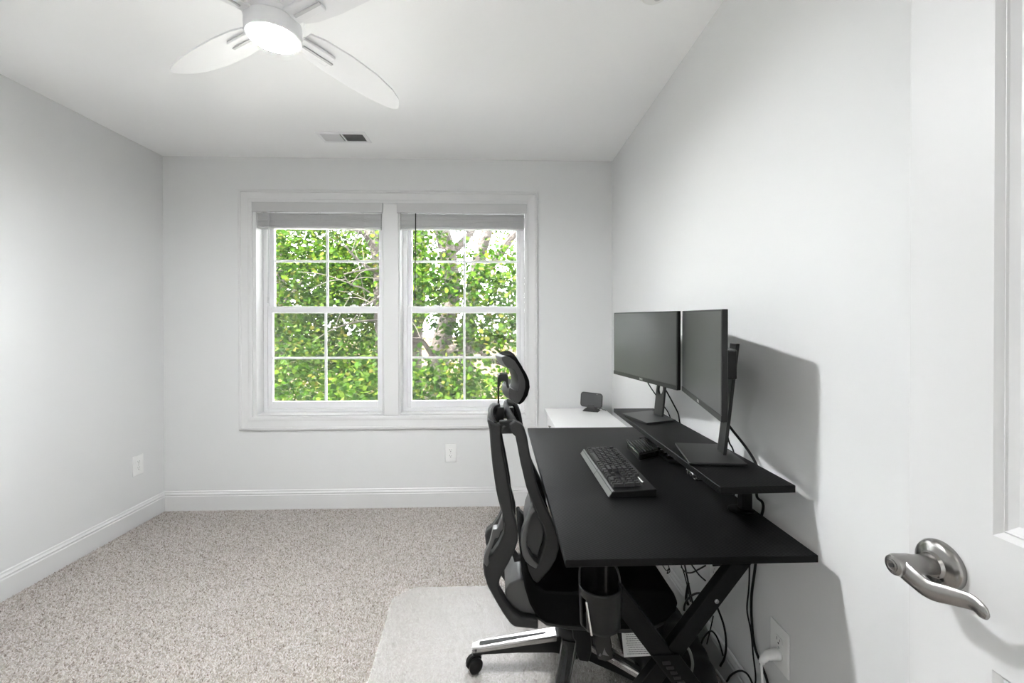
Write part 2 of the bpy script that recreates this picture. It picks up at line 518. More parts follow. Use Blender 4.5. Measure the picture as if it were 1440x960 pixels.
# ------------------------------------------------------------------ the open door
DF = 0.650                                          # door face towards the room
door = bpy.data.objects.new('door_1', None)
COL.objects.link(door); door.location = (DF + 0.018, FY + 0.01, 0.0); door['kind'] = 'structure'; door['label'] = 'white panelled door standing open along the right wall'
y0, y1, z0, z1 = FY + 0.012, 0.653, 0.012, 2.03
mid = 0.5 * (y0 + y1)
PY = ((y0 + 0.11, mid - 0.05), (mid + 0.05, y1 - 0.11))
PZ = ((0.24, 0.823), (0.992, 1.90))
bm = B()
ys = [y0, PY[0][0], PY[0][1], PY[1][0], PY[1][1], y1]
zs = [z0, PZ[0][0], PZ[0][1], PZ[1][0], PZ[1][1], z1]
for i in range(5):
    for j in range(5):
        if i in (1, 3) and j in (1, 3): continue
        box(bm, DF, DF + 0.035, ys[i], ys[i + 1], zs[j], zs[j + 1])
bmesh.ops.remove_doubles(bm, verts=bm.verts[:], dist=1e-5)
seen = {}
for f in bm.faces[:]:                               # drop the inner faces between members
    k = tuple(round(c, 4) for c in f.calc_center_median())
    seen.setdefault(k, []).append(f)
bmesh.ops.delete(bm, geom=[f for v in seen.values() if len(v) > 1 for f in v], context='FACES')
obj('door_slab', bm, M['door'], door, smooth=False)
for pa, pb in PY:
    for qa, qb in PZ:
        bm = B()
        prof = [(0, 0), (0.004, 0.0), (0.011, 0.007), (0.0125, 0.0045), (0.0135, 0.0045), (0.015, 0.007), (0.024, 0.011), (0.027, 0.011), (0.060, 0.004)]
        for side in (0, 1):
            rows = []
            for ins, dep in prof:
                x = DF + dep if side == 0 else DF + 0.035 - dep
                rows.append([bm.verts.new(p) for p in ((x, pa + ins, qa + ins), (x, pb - ins, qa + ins), (x, pb - ins, qb - ins), (x, pa + ins, qb - ins))])
            for a, b in zip(rows, rows[1:]):
                for i in range(4): bm.faces.new((a[i], a[(i + 1) % 4], b[(i + 1) % 4], b[i]))
            bm.faces.new(rows[-1])
        bmesh.ops.recalc_face_normals(bm, faces=bm.faces[:])
        obj('door_panel', bm, M['door'], door, smooth=False)
for z in (0.25, 1.02, 1.80):
    bm = B(); tube(bm, [(DF + 0.004, y0 - 0.006, z - 0.045), (DF + 0.004, y0 - 0.006, z + 0.045)], 0.006, 8); obj('hinge', bm, M['nickel'], door)
LY, LZ = 0.603, 0.922
bm = B(); lathe(bm, [(0.034, 0.0), (0.0345, -0.004), (0.032, -0.009), (0.026, -0.012), (0.0185, -0.0145), (0.0165, -0.019)], (DF, LY, LZ), 'X', 40)
hd = obj('door_handle', bm, M['nickel'], door, label='brushed nickel lever handle', bevel=0)
bm = B(); lathe(bm, [(0.0135, 0), (0.0135, -0.030), (0.015, -0.036), (0.0155, -0.056), (0.0135, -0.062), (0.010, -0.0635)], (DF - 0.012, LY, LZ), 'X', 28); obj('lever_hub', bm, M['nickel'], hd)
bm = B()
xl = DF - 0.062
path = smooth_path([(xl, LY + 0.004, LZ - 0.001), (xl - 0.002, LY - 0.018, LZ - 0.006), (xl, LY - 0.040, LZ - 0.011), (xl + 0.006, LY - 0.064, LZ - 0.005), (xl + 0.010, LY - 0.086, LZ + 0.000), (xl + 0.008, LY - 0.104, LZ - 0.006)], 6)
nn = len(path)
tube(bm, path, [0.0150 - 0.0065 * (i / (nn - 1)) if i < nn - 2 else (0.0072 if i == nn - 2 else 0.0045) for i in range(nn)], 14, flat=(0.50, 1.05))
obj('lever', bm, M['nickel'], hd)
bm = B(); lathe(bm, [(0.0085, 0), (0.0085, -0.0012), (0.0068, -0.0016), (0.0060, -0.0006)], (DF - 0.0755, LY, LZ), 'X', 24); obj('key_cylinder', bm, M['nickel'], hd)
bm = B(); lathe(bm, [(0.0028, 0), (0.0028, -0.0015)], (DF - 0.0765, LY, LZ), 'X', 12); obj('keyhole', bm, M['slot'], hd)
bm = B(); lathe(bm, [(0.0030, 0), (0.0030, -0.002)], (DF - 0.016, LY - 0.012, LZ - 0.018), 'X', 10); obj('set_screw', bm, M['slot'], hd)

# ------------------------------------------------------------------ carpet pile and chair mat
rng = np.random.default_rng(5)
def tufts(x0, x1, ya, yb, sp):
    nx, ny = int((x1 - x0) / sp), int((yb - ya) / sp)
    gx, gy = np.meshgrid(np.arange(nx), np.arange(ny))
    n = gx.size
    cx = x0 + (gx.ravel() + 0.5 + rng.uniform(-.45, .45, n)) * sp
    cy = ya + (gy.ravel() + 0.5 + rng.uniform(-.45, .45, n)) * sp
    h = sp * rng.uniform(0.75, 1.5, n)
    r = sp * rng.uniform(0.42, 0.70, n)
    a = rng.uniform(0, 2 * PI, n)
    lean = sp * 0.65
    lx, ly = rng.normal(0, lean, n), rng.normal(0, lean, n)
    V = np.zeros((n, 4, 3))
    for k in range(3):
        V[:, k, 0] = cx + r * np.cos(a + k * 2.094)
        V[:, k, 1] = cy + r * np.sin(a + k * 2.094)
        V[:, k, 2] = 0.0005
    V[:, 3, 0] = cx + lx; V[:, 3, 1] = cy + ly; V[:, 3, 2] = h
    F = (np.arange(n)[:, None, None] * 4 + np.array([[0, 1, 3], [1, 2, 3], [2, 0, 3]])[None]).reshape(-1, 3)
    return V.reshape(-1, 3), F
V1, F1 = tufts(XL + 0.016, XR - 0.016, 1.25, D - 0.016, 0.0062)
V2, F2 = tufts(XL + 0.016, XR - 0.016, FY + 0.02, 1.25, 0.010)
pile = mesh_np('carpet_pile', np.vstack([V1, V2]), np.vstack([F1, F2 + len(V1)]), M['pile'])
tag(pile, 'beige and brown flecked cut pile carpet covering the whole floor', 'carpet', kind='stuff')

MZ = 0.0125
bm = B()
mp = [(-0.395, 2.062), (-0.425, 2.045), (-0.488, 1.985), (-0.487, 1.94), (-0.463, 1.54), (-0.445, 1.22), (-0.20, 1.21), (-0.19, 0.95), (0.30, 0.94), (0.31, 1.2), (0.53, 1.2), (0.535, 2.04), (0.50, 2.062)]
prism(bm, mp, 'Z', MZ - 0.0015, MZ + 0.001)
cm = obj('chair_mat', bm, M['matclear'], loc=(0.05, 1.6, MZ), smooth=False)
tag(cm, 'clear vinyl chair mat lying on the carpet under the office chair', 'mat')

# ------------------------------------------------------------------ wall outlets
def outlet(c, axis, label, plugged=False):
    """duplex outlet; axis 'Y' faces -Y, 'L' faces +X (left wall), 'R' faces -X (right wall)"""
    root = thing('wall_outlet', label, 'outlet', c, 'duplex wall outlets')
    W_, H_ = 0.040, 0.0632
    def tr(u, v, d):                                # u along wall, v up, d out of the wall
        if axis == 'Y': return (c[0] + u, c[1] - d, c[2] + v)
        if axis == 'L': return (c[0] + d, c[1] + u, c[2] + v)
        return (c[0] - d, c[1] - u, c[2] + v)
    def pl(bm, pts, d0, d1):
        lo = [bm.verts.new(tr(u, v, d0)) for u, v in pts]
        hi = [bm.verts.new(tr(u, v, d1)) for u, v in pts]
        n = len(pts)
        bm.faces.new(lo); bm.faces.new(hi[::-1])
        for i in range(n): bm.faces.new((lo[i], hi[i], hi[(i + 1) % n], lo[(i + 1) % n]))
        bmesh.ops.recalc_face_normals(bm, faces=bm.faces[:])
    bm = B(); pl(bm, [(-W_, -H_), (W_, -H_), (W_, H_), (-W_, H_)], 0, 0.006); obj('cover_plate', bm, M['plastic_white'], root, bevel=0.003)
    for s in (-1, 1):
        v0 = s * 0.0196
        pts = [(0.0172 * math.cos(a), v0 + max(-0.0128, min(0.0128, 0.0172 * math.sin(a)))) for a in [2 * PI * k / 28 for k in range(28)]]
        bm = B(); pl(bm, pts, 0.006, 0.0078); r = obj('receptacle', bm, M['plastic_white'], root, smooth=False)
        bm = B()
        pl(bm, [(-0.0072, v0 + 0.000), (-0.0056, v0 + 0.000), (-0.0056, v0 + 0.0085), (-0.0072, v0 + 0.0085)], 0.0078, 0.0081)
        pl(bm, [(0.0056, v0 + 0.001), (0.0072, v0 + 0.001), (0.0072, v0 + 0.0080), (0.0056, v0 + 0.0080)], 0.0078, 0.0081)
        pl(bm, [(0.0027 * math.cos(a), v0 - 0.0065 + 0.0027 * math.sin(a)) for a in [2 * PI * k / 10 for k in range(10)]], 0.0078, 0.0081)
        obj('slots', bm, M['slot'], r, smooth=False)
    bm = B(); pl(bm, [(0.003 * math.cos(a), 0.003 * math.sin(a)) for a in [2 * PI * k / 10 for k in range(10)]], 0.006, 0.0072); obj('screw', bm, M['fan_iron'], root)
    return root
outlet((-0.334, D, 0.377), 'Y', 'white duplex outlet on the back wall below the windows')
outlet((XL, 2.797, 0.385), 'L', 'white duplex outlet on the left wall near the corner')
outlet((XR, 1.197, 0.346), 'R', 'white duplex outlet on the right wall beside the desk, with a plug in it')
outlet((XR, 1.56, 0.365), 'R', 'white duplex outlet on the right wall, half hidden behind the desk leg and cables')

# white plug with its angled body and cord
c = Vector((XR - 0.008, 1.197, 0.326))
bm = B()
tube(bm, smooth_path([c, c + Vector((-0.016, 0, 0)), c + Vector((-0.030, 0.002, -0.004)), c + Vector((-0.040, 0.006, -0.016)), c + Vector((-0.044, 0.008, -0.030))], 5), [0.0145] * 6 + [0.0135] * 5 + [0.011] * 5 + [0.009] * 4 + [0.007], 14)
pg = thing('power_plug', 'white angled plug pushed into the outlet on the right wall', 'plug', (c.x, c.y, c.z))
obj('plug_body', bm, M['plastic_white'], pg)
bm = B(); q = c + Vector((-0.044, 0.008, -0.028)); tube(bm, smooth_path([q, q + Vector((0.004, 0.004, -0.08)), q + Vector((0.018, 0.05, -0.17)), (XR - 0.022, 1.33, 0.04), (XR - 0.022, 1.52, 0.022)], 6), 0.0035, 8)
obj('cord', bm, M['plastic_white'], pg)

# ------------------------------------------------------------------ ceiling vent, smoke detector, ceiling fan
vx0, vx1, vy0, vy1 = -1.100, -0.803, 2.606, 2.752
vent = thing('ceiling_vent', 'white rectangular air register in the ceiling above the windows', 'vent', (0.5 * (vx0 + vx1), 0.5 * (vy0 + vy1), H))
bm = B()
e = 0.022
for a, b, c_, d_ in ((vx0, vx1, vy0, vy0 + e), (vx0, vx1, vy1 - e, vy1), (vx0, vx0 + e, vy0 + e, vy1 - e), (vx1 - e, vx1, vy0 + e, vy1 - e)): box(bm, a, b, c_, d_, H - 0.007, H)
box(bm, 0.5 * (vx0 + vx1) - 0.004, 0.5 * (vx0 + vx1) + 0.004, vy0 + e, vy1 - e, H - 0.007, H)
obj('vent_frame', bm, M['fan'], vent, bevel=0.002, smooth=False)
bm = B(); box(bm, vx0 + e, vx1 - e, vy0 + e, vy1 - e, H - 0.0012, H - 0.0002); obj('duct_backing', bm, M['duct'], vent, smooth=False)
xm = 0.5 * (vx0 + vx1)
n = 12
for half in (0, 1):
    for k in range(n):
        xa = (vx0 + e + 0.003 if half == 0 else xm + 0.006) + k * 0.0098
        bm = B()
        dx = -0.0085 if half == 0 else 0.0045
        prism(bm, [(xa, H - 0.001), (xa + 0.0012, H - 0.001), (xa + 0.0012 + dx, H - 0.0075), (xa + dx, H - 0.0075)], 'Y', vy0 + e, vy1 - e)
        obj('louver', bm, M['fan'], vent, smooth=False)

bm = B(); lathe(bm, [(0.050, 0), (0.052, -0.004), (0.050, -0.016), (0.043, -0.024), (0.020, -0.027)], (0.545, 1.470, H), 'Z', 32)
sd = thing('smoke_detector', 'small white round smoke detector on the ceiling near the right wall', 'smoke detector', (0.545, 1.470, H))
obj('housing', bm, M['smoke'], sd)
bm = B(); lathe(bm, [(0.012, 0), (0.012, -0.003), (0.008, -0.004)], (0.557, 1.475, H - 0.027), 'Z', 16); obj('test_button', bm, M['fan_iron'], sd)

FXc, FYc = -0.684, 1.330
fan = thing('ceiling_fan', 'white flush ceiling fan with four blades and a round glowing lamp', 'ceiling fan', (FXc, FYc, H))
bm = B(); lathe(bm, [(0.065, 0), (0.070, -0.012), (0.070, -0.06), (0.075, -0.07), (0.086, -0.095), (0.088, -0.205), (0.084, -0.232), (0.072, -0.242)], (FXc, FYc, H), 'Z', 48); obj('motor_housing', bm, M['fan'], fan)
bm = B(); lathe(bm, [(0.070, 2.198), (0.0795, 2.194), (0.0800, 2.175), (0.0785, 2.152), (0.0765, 2.148), (0.0745, 2.148)], (FXc, FYc, 0), 'Z', 48); obj('light_ring', bm, M['fan'], fan)
bm = B(); lathe(bm, [(0.0745, 2.1495), (0.0742, 2.1485), (0.066, 2.1475), (0.045, 2.1465), (0.020, 2.146), (0.004, 2.1459)], (FXc, FYc, 0), 'Z', 48); obj('lamp_diffuser', bm, M['lamp'], fan, label='glowing white round lamp lens')
def blade(a):
    ca, sa = math.cos(a), math.sin(a)
    zc = 2.196
    tilt = math.radians(-10)
    def P(u, v, dz):                                # u along the blade, v across; pitched about its length
        x, y, z = u, v * math.cos(tilt), zc + v * math.sin(tilt) + dz
        return (FXc + ca * x - sa * y, FYc + sa * x + ca * y, z)
    out = [(0.095, 0.040), (0.14, 0.052), (0.23, 0.060), (0.34, 0.061), (0.44, 0.056), (0.51, 0.046), (0.545, 0.036), (0.558, 0.022), (0.545, 0.002), (0.515, -0.024), (0.46, -0.046), (0.36, -0.064), (0.24, -0.068), (0.14, -0.060), (0.095, -0.046)]
    bm = B()
    lo = [bm.verts.new(P(u, v, -0.003)) for u, v in out]
    hi = [bm.verts.new(P(u, v, 0.003)) for u, v in out]
    bm.faces.new(lo); bm.faces.new(hi[::-1])
    for i in range(len(out)): bm.faces.new((lo[i], hi[i], hi[(i + 1) % len(out)], lo[(i + 1) % len(out)]))
    bmesh.ops.recalc_face_normals(bm, faces=bm.faces[:])
    b = obj('blade', bm, M['fan'], fan, smooth=False)
    bm = B()
    for v0, v1, u1 in ((-0.027, 0.027, 0.205),):
        vs = [bm.verts.new(P(u, v, dz)) for dz in (-0.012, -0.003) for u, v in ((0.085, v0), (u1, v0), (u1, v1), (0.085, v1))]
        for f in ((0, 1, 2, 3), (7, 6, 5, 4), (0, 4, 5, 1), (1, 5, 6, 2), (2, 6, 7, 3), (3, 7, 4, 0)): bm.faces.new([vs[i] for i in f])
    bmesh.ops.recalc_face_normals(bm, faces=bm.faces[:])
    obj('blade_bracket', bm, M['fan'], b, bevel=0.003)
    bm = B()
    vs = [bm.verts.new(P(u, v, dz)) for dz in (-0.016, -0.012) for u, v in ((0.10, -0.004), (0.212, -0.004), (0.212, 0.004), (0.10, 0.004))]
    for f in ((0, 1, 2, 3), (7, 6, 5, 4), (0, 4, 5, 1), (1, 5, 6, 2), (2, 6, 7, 3), (3, 7, 4, 0)): bm.faces.new([vs[i] for i in f])
    bmesh.ops.recalc_face_normals(bm, faces=bm.faces[:])
    obj('bracket_rib', bm, M['fan_iron'], b, smooth=False)
for k in range(4): blade(math.radians(60 + 90 * k))

# ------------------------------------------------------------------ desk
TZ = 0.720
TX0, TX1, TY0, TY1 = 0.158, 0.768, 0.997, 2.296
desk = thing('desk', 'black desk with carbon pattern top, crossed steel legs and raised monitor shelf', 'desk', (0.463, 1.647, 0.0))
bm = B(); box(bm, TX0, TX1, TY0, TY1, TZ - 0.0175, TZ); obj('tabletop', bm, M['desk'], desk, bevel=0.0012, seg=1, smooth=False)

def bar(bm, a, b, wd, ya, yb, zlo=None, zhi=None):
    """flat steel beam in an XZ plane from a to b, its ends cut level at zlo / zhi when given"""
    a, b = Vector((a[0], a[1])), Vector((b[0], b[1]))
    d = (b - a).normalized(); nrm = Vector((-d.y, d.x)) * wd / 2
    pts = []
    for base, sgn, zc in ((a, 1, zlo), (b, 1, zhi), (b, -1, zhi), (a, -1, zlo)):
        p = base + nrm * sgn
        if zc is not None: p = p + d * ((zc - p.y) / d.y)
        pts.append((p.x, p.y))
    prism(bm, pts, 'Y', ya, yb)

for yl, sgn in ((1.150, 1), (2.125, -1)):
    p = at(876, 848, Y=1.15); q = at(908, 890, Y=1.15)
    d1 = Vector((q.x - p.x, q.z - p.z)).normalized()
    p1 = (p.x, p.z); q1 = (q.x, q.z)
    r_ = at(1044, 794, Y=1.15); s_ = at(953, 914.5, Y=1.15)
    bm = B(); bar(bm, q1, p1, 0.052, yl, yl + 0.030, 0.030, TZ - 0.0175); leg1 = obj('leg', bm, M['steel_black'], desk, bevel=0.002, smooth=False)
    bm = B(); bar(bm, (s_.x, s_.z), (r_.x, r_.z), 0.046, yl + 0.004, yl + 0.034, 0.030, TZ - 0.0175); leg2 = obj('leg', bm, M['steel_black'], desk, bevel=0.002, smooth=False)
    if sgn == 1:
        t0 = at(934, 921, Y=yl - 0.004)
        dn = -d1 if d1.y > 0 else d1
        a = Vector((t0.x + 0.004, t0.z))
        bm = B(); bar(bm, (a.x + dn.x * 0.20, a.y + dn.y * 0.20), (a.x, a.y), 0.060, yl - 0.005, yl - 0.0005, None, a.y); pl = obj('corner_plate', bm, M['steel_black'], leg1, bevel=0.001, smooth=False)
        for (xa, ya, xb, yb) in ((931, 930, 942, 934), (936.6, 937, 946.7, 940.5), (942.5, 944, 951.4, 947.5), (947, 951, 956.5, 954.5), (952, 957.5, 962, 961), (957, 964, 967, 968)):
            u = at(xa, ya, Y=yl - 0.006); v = at(xb, yb, Y=yl - 0.006)
            bm = B(); prism(bm, [(u.x, u.z), (v.x, u.z + 0.001), (v.x + 0.003, v.z), (u.x + 0.003, v.z - 0.001)], 'Y', yl - 0.007, yl - 0.004); obj('plate_rib', bm, M['bezel'], leg1, bevel=0.001)
    for pxy in ((1007.6, 845),):
        b = at(*pxy, Y=1.15)
        bm = B(); lathe(bm, [(0.0058, 0.0), (0.0058, -0.003), (0.003, -0.004), (0.0028, -0.002)], (b.x, yl if sgn == 1 else yl + 0.038, b.z), 'Y', 16); obj('bolt', bm, M['bolt'], leg2)
    bm = B(); box(bm, 0.155, 0.775, yl - 0.006, yl + 0.046, 0.012, 0.036); obj('foot_bar', bm, M['steel_black'], desk, bevel=0.004, smooth=False)
    bm = B(); box(bm, 0.215, 0.715, yl - 0.002, yl + 0.036, TZ - 0.040, TZ - 0.0175); obj('leg_head_bar', bm, M['steel_black'], desk, bevel=0.002, smooth=False)
bm = B(); box(bm, 0.700, 0.730, 1.18, 2.13, 0.640, 0.675); obj('rear_crossbar', bm, M['steel_black'], desk, bevel=0.003, smooth=False)
bm = B(); tube(bm, [(0.700, 1.470, 0.66), (0.735, 1.400, 0.47)], 0.019, 4, flat=(1, 0.55)); obj('brace', bm, M['steel_black'], desk, smooth=False)

# raised shelf on two clamp posts (fixed to the desk)
SZ = 0.857
SS = (CAM_Z - SZ) / (CAM_Z - 0.840)
rot = math.radians(-0.45)
def srot(x, y): return (0.597 + (x - 0.597) * math.cos(rot) - (y - 1.122) * math.sin(rot), 1.122 + (x - 0.597) * math.sin(rot) + (y - 1.122) * math.cos(rot))
bm = B(); prism(bm, [(SS * p[0], SS * p[1]) for p in map(lambda q: srot(*q), ((0.593, 1.119), (0.803, 1.126), (0.803, 2.205), (0.593, 2.205)))], 'Z', SZ - 0.019, SZ)
shelf = obj('monitor_shelf', bm, M['desk'], desk, bevel=0.0012, seg=1, smooth=False)
for y in (1.250, 2.060):
    bm = B(); box(bm, 0.722, 0.752, y - 0.016, y + 0.016, TZ + 0.004, SZ - 0.019); post = obj('shelf_post', bm, M['steel_black'], desk, bevel=0.004)
    bm = B(); lathe(bm, [(0.036, TZ), (0.036, TZ + 0.003), (0.032, TZ + 0.0055), (0.016, TZ + 0.006)], (0.724, y, 0), 'Z', 28); obj('post_base', bm, M['steel_black'], post)
    bm = B(); tube(bm, [(0.745, y - 0.012, 0.820), (0.762, y - 0.022, 0.814), (0.775, y - 0.028, 0.804)], 0.0052, 8); obj('clamp_lever', bm, M['steel_black'], post)
    bm = B(); box(bm, 0.680, 0.765, y - 0.02, y + 0.02, SZ - 0.024, SZ - 0.019); obj('post_bracket', bm, M['steel_black'], post)
# small power button box under the shelf's front edge
bm = B(); box(bm, 0.571, 0.612, 1.213, 1.283, SZ - 0.036, SZ - 0.0192); cb = obj('control_box', bm, M['gloss'], desk, bevel=0.004)
for k in range(3):
    bm = B(); lathe(bm, [(0.0048, 0), (0.0048, -0.002), (0.003, -0.0025)], (0.571, 1.230 + k * 0.016, SZ - 0.027), 'X', 12); obj('button', bm, M['stand'], cb)

# ------------------------------------------------------------------ cup holder clipped under the desk edge
CXc, CYc, CR = 0.2565, 1.066, 0.0515
cup = thing('cup_holder', 'black plastic cup holder clamped under the front corner of the desk', 'cup holder', (CXc, CYc, 0.515))
def shell(bm, a0, a1, na, zf0, zf1, nz, skip=None, r=CR):
    vs = {}
    for i in range(na + 1):
        a = a0 + (a1 - a0) * i / na
        for k in range(nz + 1):
            z = zf0(a) + (zf1(a) - zf0(a)) * k / nz
            rr = r - 0.006 * max(0.0, (0.585 - z) / 0.07) * 0.5
            vs[i, k] = bm.verts.new((CXc + rr * math.cos(a), CYc + rr * math.sin(a), z))
    for i in range(na):
        for k in range(nz):
            a = a0 + (a1 - a0) * (i + 0.5) / na
            z = zf0(a) + (zf1(a) - zf0(a)) * (k + 0.5) / nz
            if skip and skip(a, z): continue
            bm.faces.new((vs[i, k], vs[i + 1, k], vs[i + 1, k + 1], vs[i, k + 1]))
    return bm
def solid(o, t):
    s = o.modifiers.new('solid', 'SOLIDIFY'); s.thickness = t; s.offset = 0
    return o
ga0, ga1 = math.radians(198), math.radians(216)
bm = shell(B(), math.radians(170), math.radians(370), 60, lambda a: 0.523, lambda a: 0.622, 14, lambda a, z: ga0 < a < ga1 and z < 0.600)
solid(obj('cup_wall', bm, M['black'], cup), 0.0035)
bm = shell(B(), math.radians(-2), math.radians(182), 48, lambda a: 0.523, lambda a: 0.600 + 0.074 * math.sqrt(max(0.0, 1 - (abs(a - PI / 2) / (PI / 2 + 0.04)) ** 1.9)), 12)
solid(obj('back_shell', bm, M['gloss'], cup), 0.0035)
rim = [(CXc + CR * math.cos(t), CYc + CR * math.sin(t), 0.600 + 0.074 * math.sqrt(max(0.0, 1 - (abs(t - PI / 2) / (PI / 2 + 0.04)) ** 1.9))) for t in [math.radians(-2 + 184 * k / 40) for k in range(41)]]
bm = B(); tube(bm, rim, 0.0026, 6); obj('shell_rim', bm, M['frame'], cup)
bm = B(); lathe(bm, [(0.003, 0.519), (0.044, 0.519), (0.048, 0.523), (0.0485, 0.526), (0.003, 0.526)], (CXc, CYc, 0), 'Z', 36); obj('cup_floor', bm, M['black'], cup)
bm = B(); tube(bm, [(CXc - 0.042, CYc - 0.034, 0.598), (CXc - 0.032, CYc - 0.050, 0.527)], 0.003, 6); obj('release_bar', bm, M['steel'], cup)
bm = B(); box(bm, CXc - 0.022, CXc + 0.022, CYc + 0.045, CYc + 0.056, 0.640, TZ - 0.0175); box(bm, CXc - 0.03, CXc + 0.03, CYc - 0.04, CYc + 0.056, TZ - 0.0235, TZ - 0.0175); obj('desk_clamp', bm, M['black'], cup, bevel=0.002)

# ------------------------------------------------------------------ monitors
def monitor(name, P, Q, ztop, h, col, base, label, first):
    """panel from far top corner P to near top corner Q (x, y), standing on the shelf"""
    P, Q = Vector(P), Vector(Q)
    d = (Q - P).normalized()                        # along the panel, towards the camera
    nrm = Vector((d.y, -d.x))                       # out of the screen (towards -X)
    if nrm.x > 0: nrm = -nrm
    root = thing('monitor', label, 'monitor', (base[0], base[1], SZ), 'pair of black monitors on the raised shelf')
    L = (Q - P).length
    zs0, zs1 = ztop
    def W(u, v, t):                                 # u along, v down from the top, t behind the screen
        p = P + d * u - nrm * t
        return (p.x, p.y, zs0 + (zs1 - zs0) * u / L - v + 0.05 * t * 0)
    def slab(bm, u0, u1, v0, v1, t0, t1):
        vs = [bm.verts.new(W(*q)) for q in ((u0, v0, t0), (u1, v0, t0), (u1, v1, t0), (u0, v1, t0), (u0, v0, t1), (u1, v0, t1), (u1, v1, t1), (u0, v1, t1))]
        for f in ((0, 3, 2, 1), (4, 5, 6, 7), (0, 1, 5, 4), (1, 2, 6, 5), (2, 3, 7, 6), (3, 0, 4, 7)): bm.faces.new([vs[i] for i in f])
        bmesh.ops.recalc_face_normals(bm, faces=bm.faces[:])
        return bm
    body = obj('panel_body', slab(B(), 0, L, 0, h, 0.0008, 0.016), M['bezel'], root, bevel=0.0015, seg=1, smooth=False)
    obj('screen', slab(B(), 0.005, L - 0.005, 0.005, h - 0.0175, 0, 0.002), M['screen'], root, smooth=False)
    obj('lower_bezel', slab(B(), 0.0, L, h - 0.0165, h, -0.0006, 0.002), M['bezel'], root, smooth=False)
    obj('rear_housing', slab(B(), 0.09, L - 0.09, 0.06, h - 0.035, 0.016, 0.042), M['bezel'], body, bevel=0.012)
    cv = bpy.data.curves.new('logo', 'FONT')
    cv.body = 'DELL'; cv.size = 0.0115; cv.extrude = 0.0004; cv.align_x = 'CENTER'; cv.align_y = 'CENTER'
    tmp = bpy.data.objects.new('logo_text', cv); COL.objects.link(tmp)
    bpy.context.view_layer.update()
    me = bpy.data.meshes.new_from_object(tmp.evaluated_get(bpy.context.evaluated_depsgraph_get()))
    bpy.data.objects.remove(tmp)
    ax = Vector((d.x, d.y, 0)); az = Vector((0, 0, 1)); ay = Vector((nrm.x, nrm.y, 0))
    mt = Matrix((ax, az, ay)).transposed().to_4x4()
    mt.translation = Vector(W(L * 0.5, h - 0.0085, -0.0008)) - root.location
    me.transform(mt)
    lo = bpy.data.objects.new('logo', me); COL.objects.link(lo); me.materials.append(M['logo']); lo.parent = body
    for k in range(4): obj('menu_button', slab(B(), L - 0.055 + k * 0.012, L - 0.049 + k * 0.012, h, h + 0.0012, 0.004, 0.008), M['black'], body, smooth=False)
    # stand: flat column with a cable hole, tilted square foot
    cx, cy = col
    back = -nrm
    side = d
    zt = zs1 - 0.100
    bm = B()
    def C(s, t, z): return (cx + side.x * s + back.x * t, cy + side.y * s + back.y * t, z)
    hw, n = 0.033, 16
    hz, hr = SZ + 0.127, 0.019
    outer = [(-hw, SZ + 0.008), (hw, SZ + 0.008), (hw * 0.92, zt), (-hw * 0.92, zt)]
    hole = [(hr * math.cos(2 * PI * k / n), hz + hr * 1.25 * math.sin(2 * PI * k / n)) for k in range(n)]
    for t0 in (0.0,):
        rows = []
        for t in (-0.005, 0.005):
            lean = 0.0
            vo = [bm.verts.new(C(s, t + (z - SZ) * 0.11, z)) for s, z in outer]
            vh = [bm.verts.new(C(s, t + (z - SZ) * 0.11, z)) for s, z in hole]
            es = [bm.edges.new((vo[i], vo[(i + 1) % 4])) for i in range(4)] + [bm.edges.new((vh[i], vh[(i + 1) % n])) for i in range(n)]
            bmesh.ops.triangle_fill(bm, edges=es, use_beauty=True)
            rows.append((vo, vh))
        (a, ha), (b, hb) = rows
        for i in range(4): bm.faces.new((a[i], a[(i + 1) % 4], b[(i + 1) % 4], b[i]))
        for i in range(n): bm.faces.new((ha[i], ha[(i + 1) % n], hb[(i + 1) % n], hb[i]))
    bmesh.ops.recalc_face_normals(bm, faces=bm.faces[:])
    obj('stand_column', bm, M['stand'], root, bevel=0.0012, seg=1, smooth=False)
    # mount plate between column head and panel
    pm = P + d * (L / 2)
    tgap = (Vector((cx, cy)) - pm).dot(back)
    obj('mount', slab(B(), L / 2 - 0.05, L / 2 + 0.05, 0.12, 0.21, 0.041, max(0.046, tgap + 0.020)), M['bezel'], root, bevel=0.004)
    bm = B()
    pts = base[2]
    prism(bm, pts, 'Z', SZ + 0.0005, SZ + 0.008)
    obj('stand_foot', bm, M['stand'], root, bevel=0.002, smooth=False)
    return root
# left one faces a little away, right one turned the other way: the two panels meet in a shallow V
monitor('monitor', (0.5617, 2.0563), (0.6645, 1.5641), (1.3339, 1.3263), 0.2956, (0.727, 1.912),
        (0.685, 1.89, [(SS * a, SS * b) for a, b in [(0.596, 2.045), (0.647, 1.835), (0.800, 1.893), (0.768, 2.110)]]),
        'black monitor nearer the window, standing on the far end of the shelf', True)
monitor('monitor', (0.6816, 1.5613), (0.5826, 1.0948), (1.3263, 1.3148), 0.2956, (0.716, 1.345),
        (0.66, 1.32, [(SS * a, SS * b) for a, b in [(0.640, 1.524), (0.590, 1.298), (0.764, 1.280), (0.795, 1.500)]]),
        'black monitor nearer the camera, turned inward on the near end of the shelf', False)

